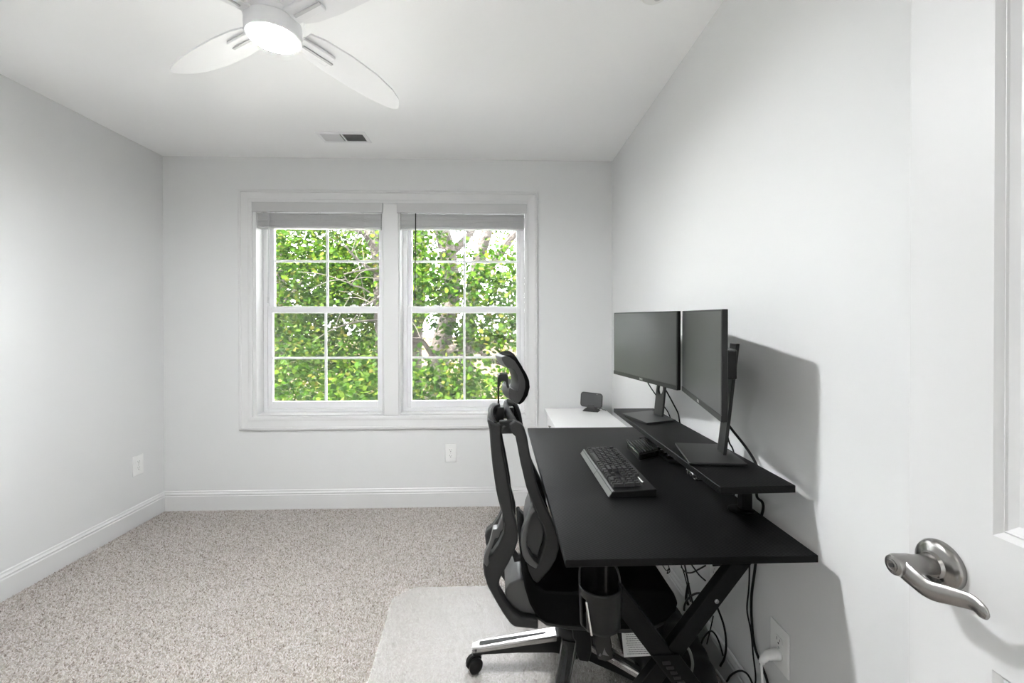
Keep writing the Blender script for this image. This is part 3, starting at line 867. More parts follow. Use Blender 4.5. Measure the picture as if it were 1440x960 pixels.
def cable(pts, r, label, sub=6, group=None, name='power_cable', m='cable', cat='cable'):
    p = smooth_path(pts, sub)
    bm = B(); tube(bm, p, r, 7)
    lo = min(p, key=lambda q: q.z)
    return tag(obj(name, bm, M[m], loc=(lo.x, lo.y, lo.z)), label, cat, group)
def px(*q, X=None, Y=None): return [at(a, b, X=X, Y=Y) for a, b in q]
WX = XR - 0.012
cable([at(932, 541, Y=1.90), at(940, 555, Y=1.89), at(947, 568, Y=1.87), at(953.5, 581, Y=1.84), at(955.5, 592, Y=1.82), Vector((WX - 0.006, 1.82, 0.80)), Vector((WX - 0.006, 1.84, 0.60))], 0.0032, 'thick black cord curving down from the back of the window side monitor', name='monitor_cable')
cable([at(911, 538, Y=1.95), at(918, 549, Y=1.95), at(933, 570, Y=1.93), at(941, 583, Y=1.92), Vector((WX - 0.004, 1.93, 0.80)), Vector((WX - 0.004, 1.94, 0.60))], 0.0026, 'thin black cord passing behind the stand of the window side monitor', name='monitor_cable')
cable([at(1022, 594, Y=1.355), at(1031, 606, Y=1.34), at(1043, 621, Y=1.325), at(1054, 636, Y=1.305), at(1062.5, 651, Y=1.285), Vector((WX - 0.006, 1.275, 0.82)), at(1064, 696, X=WX - 0.004), at(1072, 706, X=WX - 0.002), at(1073, 716, X=WX), at(1069, 735, X=WX)] + px((1062, 797), (1057, 836), (1057, 870), (1061, 907), (1070, 933), (1080, 962), X=WX) + [Vector((WX, 1.20, 0.10)), Vector((WX - 0.01, 1.28, 0.022))], 0.0040, 'thick black cord arching from the near monitor and hanging down the wall beside the outlet', name='monitor_cable')
cable([at(1023, 612, Y=1.38), at(1026, 623, Y=1.38), at(1031, 633, Y=1.38), Vector((WX - 0.008, 1.40, 0.80)), Vector((WX - 0.008, 1.42, 0.55))], 0.0026, 'thin black cord hanging behind the near monitor stand', name='monitor_cable')
cable([Vector((WX, 1.33, 0.70))] + px((1054, 797), (1053, 827), (1050.5, 857), (1056, 887), (1059, 919), (1062, 962), X=WX - 0.004) + [Vector((WX, 1.36, 0.03))], 0.0025, 'thin black cord hanging down the wall just left of the thick one')
cable(px((962, 858), (963, 850), (968, 841), (979, 834), (990, 836), (998, 845), X=0.66), 0.0034, 'black cord looping in an arch behind the near desk leg')
cable(px((1003, 840), (1010, 857), (1018, 880), (1021, 903), (1019, 924), (1013, 936), X=0.785), 0.0036, 'black cord bowed along the wall below the bolt of the desk leg')
cable(px((985, 908), (990, 896), (999, 887), (1006, 892), (1012, 905), (1017, 922), X=0.765), 0.0030, 'black cord loop rising above the bag beside the wall')
cable(px((1022, 958), (1028, 949), (1039, 943), (1048, 945), (1054, 952), (1060, 966), X=0.780), 0.0030, 'black cord arching over the floor at the foot of the right wall')
cable(px((962, 790), (965, 805), (969, 825), (974, 848), (977, 866), X=0.70), 0.0032, 'black cord hanging straight down behind the desk, nearest the chair seat')
cable(px((957, 792), (962, 806), (967, 826), (971, 846), X=0.715), 0.0024, 'thin black cord hanging just left of the straight cord behind the desk')
cable(px((958, 797), (964, 804), (972, 805), (981, 801), (992, 795), X=0.69), 0.0026, 'black cord sagging below the rear edge of the tabletop')
cable(px((970, 790), (977, 800), (984, 809), (992, 816), X=0.675), 0.0026, 'black cord running slantwise behind the desk brace')
cable(px((932, 795), (937, 802), (941, 799), (938, 806), (942, 803), (940, 795), X=0.62), 0.0018, 'coiled thin black cord bunched under the far part of the tabletop')
cable(px((968, 820), (966, 832), (965, 842), (968, 850), X=0.69), 0.0050, 'short black adapter lump on a cord behind the desk leg')
cable(px((994, 905), (1000, 880), (1003, 866), X=0.78), 0.0022, 'thin black cord slanting up the wall behind the desk leg')

# ------------------------------------------------------------------ keyboard
kb = thing('keyboard', 'black mechanical keyboard with a grey metal front plate on the desk', 'keyboard', (0.43, 1.583, TZ))
KX0, KX1, KY0, KY1 = 0.352, 0.509, 1.352, 1.822
bm = B(); prism(bm, [(KX0 + 0.004, TZ + 0.002), (KX0 + 0.012, TZ + 0.019), (KX1, TZ + 0.026), (KX1, TZ + 0.002)], 'Y', KY0, KY1); obj('case', bm, M['black'], kb, bevel=0.002, smooth=False)
bm = B(); prism(bm, [(KX0, TZ + 0.003), (KX0 + 0.016, TZ + 0.0228), (KX0 + 0.019, TZ + 0.0228), (KX0 + 0.019, TZ + 0.015), (KX0 + 0.004, TZ + 0.001)], 'Y', KY0 + 0.001, KY1 - 0.001); fp = obj('front_plate', bm, M['kbplate'], kb, bevel=0.001, smooth=False)
bm = B(); prism(bm, [(KX0 + 0.001, TZ + 0.0048), (KX0 + 0.016, TZ + 0.0236), (KX0 + 0.0165, TZ + 0.0226), (KX0 + 0.0015, TZ + 0.0042)], 'Y', 1.560, 1.5625); obj('plate_groove', bm, M['slot'], fp, smooth=False)
U = 0.0191
kmesh = {}
def key(xc, yc, wu, hu=1):
    z = TZ + 0.0238 + (xc - KX0) * 0.045
    k = (wu, hu)
    if k not in kmesh:
        a, b = hu * U / 2 - 0.0010, wu * U / 2 - 0.0010
        bm = B()
        r0 = [bm.verts.new(p) for p in ((-a, -b, 0), (a, -b, 0), (a, b, 0), (-a, b, 0))]
        a2, b2 = a - 0.0030, b - 0.0032
        r1 = [bm.verts.new(p) for p in ((-a2, -b2, 0.0092), (a2 + 0.0008, -b2, 0.0098), (a2 + 0.0008, b2, 0.0098), (-a2, b2, 0.0092))]
        a3, b3 = a2 - 0.0012, b2 - 0.0012
        r2 = [bm.verts.new(p) for p in ((-a3, -b3, 0.0090), (a3, -b3, 0.0096), (a3, b3, 0.0096), (-a3, b3, 0.0090))]
        for q, s in ((r0, r1), (r1, r2)):
            for i in range(4): bm.faces.new((q[i], q[(i + 1) % 4], s[(i + 1) % 4], s[i]))
        bm.faces.new(r2); bm.faces.new(r0[::-1])
        me = bpy.data.meshes.new('key'); bm.to_mesh(me); bm.free(); me.materials.append(M['key'])
        kmesh[k] = me
    o = bpy.data.objects.new('key', kmesh[k]); COL.objects.link(o); o.parent = kb
    o.location = Vector((xc, yc, z)) - kb.location
ROWS = [(0, [(1.25,)] * 3 + [(6.25,)] + [(1.25,)] * 4), (1, [(2.25,)] + [(1,)] * 10 + [(2.75,)]), (2, [(1.75,)] + [(1,)] * 11 + [(2.25,)]),
        (3, [(1.5,)] + [(1,)] * 12 + [(1.5,)]), (4, [(1,)] * 13 + [(2,)]), (5.2, [(1,), (-1,)] + [(1,)] * 4 + [(-0.5,)] + [(1,)] * 4 + [(-0.5,)] + [(1,)] * 4)]
KYL = KY1 - 0.016
def kx(r): return KX0 + 0.031 + r * U * 0.97
for r, ws in ROWS:
    u = 0.0
    for (wu,) in ws:
        if wu > 0: key(kx(r), KYL - (u + wu / 2) * U, wu)
        u += abs(wu)
for r, us in ((0, (0, 1, 2)), (1, (1,)), (3, (0, 1, 2)), (4, (0, 1, 2)), (5.2, (0, 1, 2))):
    for u in us: key(kx(r), KYL - (15.3 + u + 0.5) * U, 1)
for r in (1, 2, 3, 4):
    for u in (0, 1, 2): key(kx(r), KYL - (18.6 + u + 0.5) * U, 1)
key(kx(0), KYL - (18.6 + 1) * U, 2); key(kx(0), KYL - (18.6 + 2.5) * U, 1)
key(kx(4), KYL - (18.6 + 3.5) * U, 1); key(kx(2.5), KYL - (18.6 + 3.5) * U, 1, 2); key(kx(0.5), KYL - (18.6 + 3.5) * U, 1, 2)
bm = B(); tube(bm, [(kx(5.2), KYL - 19.0 * U, TZ + 0.031), (kx(5.2), KYL - 21.6 * U, TZ + 0.031)], 0.0045, 12); obj('volume_roller', bm, M['steel'], kb)

# ------------------------------------------------------------------ ribbed dock box with plugs behind it
dk = thing('docking_station', 'black ribbed box lying on the desk beside the keyboard', 'docking station', (0.605, 1.79, TZ))
a = Vector((0.570, 1.705)); b = a + Vector((0.104, 0.060)); dl = Vector((0.004, 0.180)); c_ = b + dl; d_ = a + dl
bm = B(); prism(bm, [tuple(a), tuple(b), tuple(c_), tuple(d_)], 'Z', TZ + 0.004, TZ + 0.034); obj('case', bm, M['gloss'], dk, bevel=0.006, smooth=False)
for k in range(7):
    t = (k + 0.5) / 7
    p0 = a + (b - a) * t; q0 = p0 + dl
    bm = B(); s = (b - a).normalized() * 0.0034
    prism(bm, [tuple(p0 - s + dl * 0.03), tuple(p0 + s + dl * 0.03), tuple(q0 + s - dl * 0.03), tuple(q0 - s - dl * 0.03)], 'Z', TZ + 0.034, TZ + 0.0372); obj('rib', bm, M['black'], dk, bevel=0.001, smooth=False)
bm = B(); e0 = (a - b).normalized() * 0.0006
prism(bm, [tuple(a + e0), tuple(a - e0 * 1.5), tuple(d_ - e0 * 1.5), tuple(d_ + e0)], 'Z', TZ + 0.0325, TZ + 0.0355); obj('edge_trim', bm, M['steel'], dk, smooth=False)
bm = B(); prism(bm, [tuple(a + (b - a) * 0.05), tuple(a + (b - a) * 0.95), tuple(d_ + (b - a) * 0.95), tuple(d_ + (b - a) * 0.05)], 'Z', TZ, TZ + 0.004); obj('rubber_foot', bm, M['slot'], dk, smooth=False)
hub = thing('usb_hub', 'low black hub with plugs lying behind the ribbed box, under the shelf', 'usb hub', (0.69, 1.75, TZ))
bm = B(); prism(bm, [(0.682, 1.690), (0.745, 1.670), (0.750, 1.920), (0.690, 1.930)], 'Z', TZ, TZ + 0.012); obj('case', bm, M['black'], hub, bevel=0.003, smooth=False)
for k in range(4):
    y = 1.715 + k * 0.040
    bm = B(); box(bm, 0.686 + k * 0.002, 0.712 + k * 0.002, y - 0.009, y + 0.009, TZ + 0.012, TZ + 0.024); obj('plug', bm, M['gloss'], hub, bevel=0.003)
    bm = B(); tube(bm, smooth_path([(0.712 + k * 0.002, y, TZ + 0.018), (0.728, y + 0.01, TZ + 0.022), (0.748, y + 0.02, TZ + 0.014)], 4), 0.0022, 6); obj('lead', bm, M['cable'], hub)
cable([(0.600, 1.915, TZ + 0.018), (0.592, 1.940, TZ + 0.026), (0.618, 1.970, TZ + 0.010), (0.66, 1.965, TZ + 0.004), (0.72, 1.99, TZ + 0.004)], 0.0026, 'short grey cord curling from the far end of the ribbed box', m='stand')

# ------------------------------------------------------------------ white drawer cabinet with the smart display on it
GX0, GX1, GY0, GY1, GZ = 0.326, 0.742, 2.395, 2.990, 0.690
cab = thing('drawer_cabinet', 'low white drawer cabinet in the corner between desk and back wall', 'cabinet', (0.534, 2.69, 0))
bm = B(); box(bm, GX0, GX1, GY0, GY1, GZ - 0.018, GZ); obj('top_panel', bm, M['cabinet'], cab, bevel=0.0015, smooth=False)
bm = B(); box(bm, GX0 + 0.034, GX1 - 0.010, GY0 + 0.012, GY1 - 0.005, 0.03, GZ - 0.018); obj('carcass', bm, M['cabinet'], cab, bevel=0.0015, smooth=False)
for k in range(3):
    z0 = 0.045 + k * 0.212
    bm = B(); box(bm, GX0 + 0.016, GX0 + 0.034, GY0 + 0.014, GY1 - 0.008, z0, z0 + 0.203); dw = obj('drawer_front', bm, M['cabinet'], cab, bevel=0.002, smooth=False)
    bm = B(); tube(bm, [(GX0 + 0.004, 2.63, z0 + 0.15), (GX0 + 0.004, 2.76, z0 + 0.15)], 0.004, 8); box(bm, GX0 + 0.004, GX0 + 0.016, 2.64, 2.645, z0 + 0.148, z0 + 0.152); box(bm, GX0 + 0.004, GX0 + 0.016, 2.745, 2.75, z0 + 0.148, z0 + 0.152); obj('handle', bm, M['nickel'], dw)
bm = B(); box(bm, GX0 + 0.05, GX1 - 0.03, GY0 + 0.03, GY1 - 0.03, 0, 0.03); obj('plinth', bm, M['cabinet'], cab, smooth=False)

sd_ = thing('smart_display', 'small black tilted smart display on the white cabinet', 'smart display', (0.632, 2.885, GZ))
ca = math.radians(26)                               # faces the chair side of the room
def SD(u, t, z): return (0.632 + u * math.cos(ca) - t * math.sin(ca) * -1 * 0 + (-t) * -math.sin(ca) * 0 + t * math.sin(ca), 2.885 - u * math.sin(ca) + t * math.cos(ca), GZ + z)
def rrect(w_, h_, r, n=6):
    o = []
    for cx, cz, a0 in ((w_ / 2 - r, h_ / 2 - r, 0), (-w_ / 2 + r, h_ / 2 - r, 90), (-w_ / 2 + r, -h_ / 2 + r, 180), (w_ / 2 - r, -h_ / 2 + r, 270)):
        for k in range(n + 1):
            a = math.radians(a0 + 90 * k / n)
            o.append((cx + r * math.cos(a), cz + r * math.sin(a)))
    return o
def slabsd(bm, pts, layers):
    rows = []
    for t, sc in layers:
        rows.append([bm.verts.new(SD(u * sc, t + (v + 0.04) * 0.24, 0.074 + v * sc - t * 0.20 - u * 0.05)) for u, v in pts])
    for p, q in zip(rows, rows[1:]):
        for i in range(len(pts)): bm.faces.new((p[i], p[(i + 1) % len(pts)], q[(i + 1) % len(pts)], q[i]))
    bm.faces.new(rows[0]); bm.faces.new(rows[-1][::-1])
    bmesh.ops.recalc_face_normals(bm, faces=bm.faces[:])
    return bm
obj('body', slabsd(B(), rrect(0.150, 0.098, 0.020), [(-0.004, 0.985), (-0.002, 1.0), (0.008, 1.0), (0.020, 0.90), (0.030, 0.72)]), M['black'], sd_)
obj('screen', slabsd(B(), rrect(0.138, 0.086, 0.013), [(-0.0052, 1.0), (-0.004, 1.0)]), M['screen'], sd_, smooth=False)
bm = B()
rows = []
for z, s in ((0.0, 1.0), (0.006, 0.98), (0.022, 0.55), (0.044, 0.40)):
    rows.append([bm.verts.new(SD(u * s, 0.008 + t * s, z)) for u, t in ((-0.052, -0.034), (0.052, -0.034), (0.056, 0.03), (-0.056, 0.03))])
for p, q in zip(rows, rows[1:]):
    for i in range(4): bm.faces.new((p[i], p[(i + 1) % 4], q[(i + 1) % 4], q[i]))
bm.faces.new(rows[0][::-1]); bm.faces.new(rows[-1])
bmesh.ops.recalc_face_normals(bm, faces=bm.faces[:])
obj('foot', bm, M['frame'], sd_, bevel=0.002)
bm = B(); lathe(bm, [(0.0022, 0), (0.0022, -0.0012)], SD(0.038, 0.012, 0.114), 'Y', 10); obj('camera_dot', bm, M['logo'], sd_)
bm = B(); tube(bm, smooth_path([SD(0.045, 0.03, 0.012), SD(0.062, 0.035, 0.016), SD(0.078, 0.03, 0.010), SD(0.088, 0.05, 0.002), (0.752, 2.93, GZ - 0.05), (0.76, 2.95, 0.35)], 6), 0.0020, 6); obj('cord', bm, M['cable'], sd_)

# ------------------------------------------------------------------ office chair
chair = thing('office_chair', 'black ergonomic mesh office chair with headrest, pushed in at the desk', 'chair', (0.268, 1.560, 0.0))
NY = 1.345
REAR = [(697, 596.5), (690, 592), (684.8, 590), (688, 604), (689.7, 628), (692.5, 656), (697.4, 688.6), (700.5, 703), (706.6, 725), (710, 737), (708.6, 750), (701, 766.7), (692, 780), (682, 788), (679.2, 795), (680.6, 808.7), (686, 826), (695, 842.5), (707.5, 863.7), (717.5, 877.5), (723.7, 882), (740, 884), (757, 885.5), (757, 872), (746, 869.4), (732.5, 868), (722.5, 860), (711, 846), (703, 833), (701, 824), (703, 815), (711.3, 799.4), (716, 791), (724, 774.8), (728.5, 761), (728.5, 747), (725.5, 734), (721.5, 721), (720, 705), (716, 682), (713, 665), (708.5, 643), (705, 622), (704.5, 597)]
FRONT = [(716.4, 606), (724.8, 614), (727.7, 628), (731.9, 650.6), (737.5, 674.5), (740, 685), (748.5, 709), (758, 730), (764, 742), (767, 756), (764.8, 769), (760, 783), (757, 792), (752, 797), (744, 793), (737.5, 786), (736.5, 792), (740, 805), (748, 815), (756, 821), (764.8, 811), (774, 801), (782, 787), (786, 773), (785.5, 757), (780.5, 741), (774, 727), (762.5, 703), (755.5, 683), (752, 668), (748.8, 655), (745, 636), (741.5, 615), (738, 604), (734, 597.5), (724, 592), (716, 596)]
HOOKF = [(748.5, 709), (745, 719), (741.8, 728.7), (737.7, 737), (734.3, 746), (733, 755), (733, 768), (735, 780), (739, 788), (746, 794), (754, 798.5), (757, 792), (751, 787), (744.5, 777.5), (740.6, 766.7), (740.4, 752), (743.8, 736), (748, 723), (753, 717)]
HOOKR = [(706.6, 725), (703, 734), (699.5, 743), (693, 744), (691, 754), (687.6, 766.7), (683, 776), (680.3, 783), (680.5, 791), (684.5, 797), (688.5, 791), (687, 783), (692, 768), (696, 757), (701.5, 755), (703, 748), (709, 742)]
def rail(name, outline, y0, y1, m, bev=0.007):
    bm = B(); prism(bm, shifted(outline, NY), 'Y', y0, y1)
    return obj(name, bm, m, chair, bevel=bev, seg=3)
rail('rear_frame_rail', REAR, NY, NY + 0.042, M['frame'], 0.008)
rail('rear_frame_rail', REAR, NY + 0.190, NY + 0.230, M['frame'], 0.008)
rail('back_frame_rail', FRONT, NY, NY + 0.040, M['frame'], 0.007)
rail('back_frame_rail', FRONT, NY + 0.355, NY + 0.395, M['frame'], 0.007)
rail('lumbar_arm', HOOKF, NY - 0.006, NY + 0.030, M['frame_grey'], 0.003)
rail('lumbar_arm', HOOKR, NY - 0.002, NY + 0.030, M['frame_grey'], 0.003)
def arc3(pts, mirror_y):
    """half arc from the near side to the middle, mirrored to the far side"""
    p = [Vector(q) for q in pts]
    return smooth_path(p + [Vector((q.x, 2 * mirror_y - q.y, q.z)) for q in p[-2::-1]], 6)
MY = NY + 0.197
bm = B(); tube(bm, arc3([at(727, 602, Y=NY + 0.018), at(719, 589, Y=NY + 0.07), at(713, 578, Y=NY + 0.135), at(711, 571.5, Y=MY)], MY), 0.022, 10, flat=(0.42, 1.0)); obj('back_top_bar', bm, M['frame'], chair)
MR = NY + 0.115
bm = B(); tube(bm, arc3([at(694.5, 599, Y=NY + 0.018), at(690, 588, Y=NY + 0.045), at(692, 579, Y=NY + 0.085), at(699, 575, Y=MR)], MR), 0.021, 10, flat=(0.5, 1.0)); obj('rear_top_bar', bm, M['frame'], chair)
q0, q1 = at(697, 571, Y=MR), at(708.5, 596, Y=MR)
bm = B(); box(bm, q0.x, q1.x, MR - 0.022, MR + 0.022, q1.z, q0.z); br = obj('headrest_socket', bm, M['black'], chair, bevel=0.003)
q0, q1 = at(702, 591, Y=NY + 0.02), at(726, 609, Y=NY + 0.02)
bm = B(); box(bm, q0.x, q1.x, NY + 0.235, NY + 0.257, q1.z, q0.z); obj('frame_link', bm, M['black'], chair, bevel=0.004)
bm = B(); box(bm, q0.x, q1.x, NY + 0.012, NY + 0.034, q1.z, q0.z); lk = obj('frame_link', bm, M['black'], chair, bevel=0.004)
b_ = at(709, 601, Y=NY + 0.011); bm = B(); lathe(bm, [(0.006, 0), (0.006, -0.003), (0.003, -0.004)], (b_.x, NY + 0.012, b_.z), 'Y', 14); obj('bolt', bm, M['bezel'], lk)
q0, q1 = at(721, 768, Y=NY + 0.07), at(736, 790, Y=NY + 0.07)
bm = B(); tube(bm, [(q0.x, NY + 0.07, q0.z - 0.012), (q0.x + 0.012, NY + 0.07, q1.z + 0.014), (q1.x, NY + 0.07, q1.z + 0.018)], [0.008, 0.014, 0.012], 10); obj('lumbar_knob', bm, M['black'], chair)
# back mesh stretched between the near and far back rails; follows the hollow top bar at its head
prof = shifted([(731, 597), (738, 622), (745, 650), (754, 686), (767, 718), (777, 740), (781, 765), (776, 790), (764, 806)], NY)
prof = [(p.x, p.z) for p in smooth_path([(a, 0, b) for a, b in prof], 3) for p in [Vector((p.x, 0, p.z))]]
bm = B(); rows = []
for i, (x, z) in enumerate(prof):
    f = max(0.0, 1 - i / 5.0) ** 1.5
    rows.append([bm.verts.new((x - f * 0.048 * math.sin(PI * t), NY + 0.012 + 0.372 * t, z + f * 0.030 * math.sin(PI * t))) for t in [k / 12 for k in range(13)]])
for p, q in zip(rows, rows[1:]):
    for k in range(12): bm.faces.new((p[k], p[k + 1], q[k + 1], q[k]))
solid(obj('back_mesh', bm, M['chairmesh'], chair), 0.002)
rail('lumbar_pad', [(744, 738), (750, 722), (757, 728), (765, 744), (768, 757), (765, 772), (758, 793), (750, 789), (743, 777), (741, 757)], NY + 0.045, NY + 0.200, M['lumbar'], 0.006)
# seat
SEAT = [(733, 790), (734, 806), (738, 828), (745, 850), (755, 868), (768, 877), (790, 881), (830, 884), (880, 886), (915, 884), (938, 874), (951, 860), (954, 848), (948, 834), (930, 828), (890, 828), (840, 832), (800, 834), (768, 832), (752, 822), (744, 806), (740, 790)]
bm = B(); prism(bm, shifted(SEAT, NY - 0.012), 'Y', NY - 0.012, NY + 0.405); obj('seat_cushion', bm, M['fabric'], chair, bevel=0.016, seg=4)
PAN = [(752, 868), (768, 880), (800, 886), (880, 891), (915, 889), (935, 878), (900, 880), (800, 878)]
bm = B(); prism(bm, shifted(PAN, NY + 0.0), 'Y', NY + 0.0, NY + 0.395); obj('seat_pan', bm, M['frame'], chair, bevel=0.004)
rail('seat_link_cover', [(712, 848), (710, 838), (717, 827), (731, 820), (740, 822), (748, 850), (756, 872), (733, 868), (722, 860)], NY + 0.022, NY + 0.190, M['frame_grey'], 0.006)
# headrest
HEAD = [(705.5, 502), (711, 500), (717, 502), (724, 507), (730, 516), (735.5, 526), (738.8, 536), (739, 545), (736, 556), (731.5, 564), (727.5, 567), (718, 562), (714.8, 554.7), (715.8, 547.5), (717.5, 545), (727.5, 550.5), (729.4, 546), (729.4, 535), (726.6, 525.6), (722.8, 520), (713.4, 517), (709.7, 512.5), (706, 506)]
CUSH = [(711, 499.4), (719, 499.2), (727.5, 504.5), (733, 513.5), (740.6, 525.6), (744.4, 535), (745.3, 544.4), (742.5, 555.6), (737, 564.5), (731.2, 568.8), (727.0, 567.5), (731, 563.5), (735.5, 556), (738.5, 545), (738.3, 536), (735, 526.5), (729.5, 516.5), (723.5, 507.5), (716.5, 502.5)]
HN = 1.415
def head(name, outline, m, bev):
    """outline swept across the chair with its ends brought forward, so the rest is hollow to the head"""
    pts = shifted(outline, HN)
    bm = B(); rows = []
    for k in range(13):
        t = k / 12
        y = HN + 0.255 * t
        b = -0.022 * math.sin(PI * t)
        rows.append([bm.verts.new((x + b, y, z)) for x, z in pts])
    n = len(pts)
    for p, q in zip(rows, rows[1:]):
        for i in range(n): bm.faces.new((p[i], p[(i + 1) % n], q[(i + 1) % n], q[i]))
    bm.faces.new(rows[0]); bm.faces.new(rows[-1][::-1])
    bmesh.ops.recalc_face_normals(bm, faces=bm.faces[:])
    return obj(name, bm, m, chair, bevel=bev, seg=2)
M['head_grey'] = mat('headrest_grey_plastic', (0.036, 0.036, 0.036), 0.5, spec=0.4)
hf = head('headrest_frame', HEAD, M['head_grey'], 0.0015)
head('headrest_cushion', CUSH, M['fabric'], 0.002)
HB = MR
BR = [(699.6, 543), (699.4, 527), (701.5, 525), (712, 524.6), (714, 527), (714.8, 540), (717.5, 547), (715, 547), (712, 541), (711, 535), (707, 533.5), (703.5, 536), (702.5, 543)]
bm = B(); prism(bm, shifted(BR, HB), 'Y', HB - 0.030, HB + 0.030); obj('headrest_bracket', bm, M['black'], chair, bevel=0.002)
bm = B(); tube(bm, [at(701, 541, Y=HB), at(701, 574, Y=HB)], 0.0032, 8); lathe(bm, [(0.006, 0), (0.006, 0.006), (0.004, 0.012)], at(701, 576, Y=HB), 'Z', 12); obj('headrest_post', bm, M['black'], chair)
# under-seat mechanism, gas lift, five-armed base
hx, hy = 0.268, 1.560
bm = B(); box(bm, hx - 0.07, hx + 0.12, hy - 0.07, hy + 0.07, 0.272, 0.315); mech = obj('tilt_mechanism', bm, M['black'], chair, bevel=0.008)
bm = B(); tube(bm, smooth_path([(hx + 0.015 + 0.010 * math.cos(k * 1.2), hy - 0.085 + 0.010 * math.sin(k * 1.2), 0.235 + k * 0.0022) for k in range(26)], 2), 0.0022, 6); obj('tension_spring', bm, M['steel'], mech)
bm = B(); lathe(bm, [(0.024, 0.30), (0.024, 0.215), (0.030, 0.214), (0.031, 0.150)], (hx, hy, 0), 'Z', 24); obj('gas_lift', bm, M['black'], chair)
bm = B(); lathe(bm, [(0.034, 0.178), (0.044, 0.170), (0.050, 0.150), (0.052, 0.085), (0.044, 0.074), (0.02, 0.072)], (hx, hy, 0), 'Z', 32); obj('base_hub', bm, M['black'], chair)
for k in range(5):
    a = math.radians(180 + 72 * k)
    ca_, sa_ = math.cos(a), math.sin(a)
    def A(u, v, z): return (hx + ca_ * u - sa_ * v, hy + sa_ * u + ca_ * v, z)
    bm = B(); rows = []
    for u, hw_, zb, zt_ in ((0.03, 0.028, 0.076, 0.147), (0.07, 0.026, 0.082, 0.143), (0.20, 0.022, 0.083, 0.124), (0.325, 0.019, 0.078, 0.106), (0.350, 0.0185, 0.070, 0.102), (0.362, 0.014, 0.070, 0.098)):
        rows.append([bm.verts.new(A(u, v, z)) for v, z in ((-hw_ * 0.8, zb), (hw_ * 0.8, zb), (hw_, 0.5 * (zb + zt_)), (hw_, zt_), (-hw_, zt_), (-hw_, 0.5 * (zb + zt_)))])
    for p, q in zip(rows, rows[1:]):
        for i in range(6): bm.faces.new((p[i], p[(i + 1) % 6], q[(i + 1) % 6], q[i]))
    bm.faces.new(rows[0]); bm.faces.new(rows[-1][::-1])
    bmesh.ops.recalc_face_normals(bm, faces=bm.faces[:])
    arm = obj('base_arm', bm, M['black'], chair, bevel=0.003)
    bm = B(); rows = []                             # bright cover plate on the arm
    for u, hw_, zt_ in ((0.058, 0.0275, 0.1455), (0.20, 0.0235, 0.126), (0.340, 0.0205, 0.1055), (0.364, 0.0155, 0.1000)):
        rows.append([bm.verts.new(A(u, v, z)) for v, z in ((-hw_, zt_ - 0.015), (-hw_ + 0.001, zt_ - 0.002), (-hw_ * 0.8, zt_ + 0.0025), (hw_ * 0.8, zt_ + 0.0025), (hw_ - 0.001, zt_ - 0.002), (hw_, zt_ - 0.015))])
    for p, q in zip(rows, rows[1:]):
        for i in range(5): bm.faces.new((p[i], p[i + 1], q[i + 1], q[i]))
    bm.faces.new(rows[-1])
    bmesh.ops.recalc_face_normals(bm, faces=bm.faces[:])
    obj('arm_cover', bm, M['steel'], arm, smooth=False)
    bm = B(); rows = []
    for u, hw_, zt_ in ((0.095, 0.0030, 0.1436), (0.20, 0.0065, 0.1292), (0.338, 0.0100, 0.1095)):
        rows.append([bm.verts.new(A(u, v, z)) for v, z in ((-hw_, zt_ - 0.002), (-hw_, zt_ + 0.0006), (hw_, zt_ + 0.0006), (hw_, zt_ - 0.002))])
    for p, q in zip(rows, rows[1:]):
        for i in range(4): bm.faces.new((p[i], p[(i + 1) % 4], q[(i + 1) % 4], q[i]))
    bm.faces.new(rows[0]); bm.faces.new(rows[-1][::-1])
    bmesh.ops.recalc_face_normals(bm, faces=bm.faces[:])
    obj('arm_slot', bm, M['slot'], arm, smooth=False)
    # twin-wheel caster trailing at its own angle
    ta = a + (0.5 if k == 0 else 0.9 * k)
    cx, cy = A(0.346, 0, 0)[:2]
    wr = 0.0265
    z0 = MZ + 0.001 + wr
    bm = B(); tube(bm, [(cx, cy, 0.074), (cx, cy, z0 + 0.012)], 0.0065, 10)
    tx, ty = math.cos(ta + PI / 2), math.sin(ta + PI / 2)
    ox, oy = cx + math.cos(ta) * 0.012, cy + math.sin(ta) * 0.012
    hood = smooth_path([(ox + math.cos(ta) * 0.027 * math.cos(s), oy + math.sin(ta) * 0.027 * math.cos(s), z0 + 0.027 * math.sin(s)) for s in [PI * (0.02 + j * 0.12) for j in range(8)]], 2)
    tube(bm, hood, 0.0065, 8)
    cst = obj('caster', bm, M['black'], chair)
    for s in (-1, 1):
        bm = B()
        for r, h0, h1 in ((wr, 0.006, 0.021),):
            ring0 = []; 
            for hh, rr in ((h0, r * 0.9), (h0 + 0.002, r), (h1 - 0.003, r), (h1, r * 0.82), (h1 - 0.001, r * 0.3)):
                ring0.append([bm.verts.new((ox + tx * s * hh + math.cos(ta) * rr * math.cos(q), oy + ty * s * hh + math.sin(ta) * rr * math.cos(q), z0 + rr * math.sin(q))) for q in [2 * PI * j / 24 for j in range(24)]])
            for p, q in zip(ring0, ring0[1:]):
                for i in range(24): bm.faces.new((p[i], p[(i + 1) % 24], q[(i + 1) % 24], q[i]))
            bm.faces.new(ring0[0]); bm.faces.new(ring0[-1])
        bmesh.ops.recalc_face_normals(bm, faces=bm.faces[:])
        obj('wheel', bm, M['black'], cst)
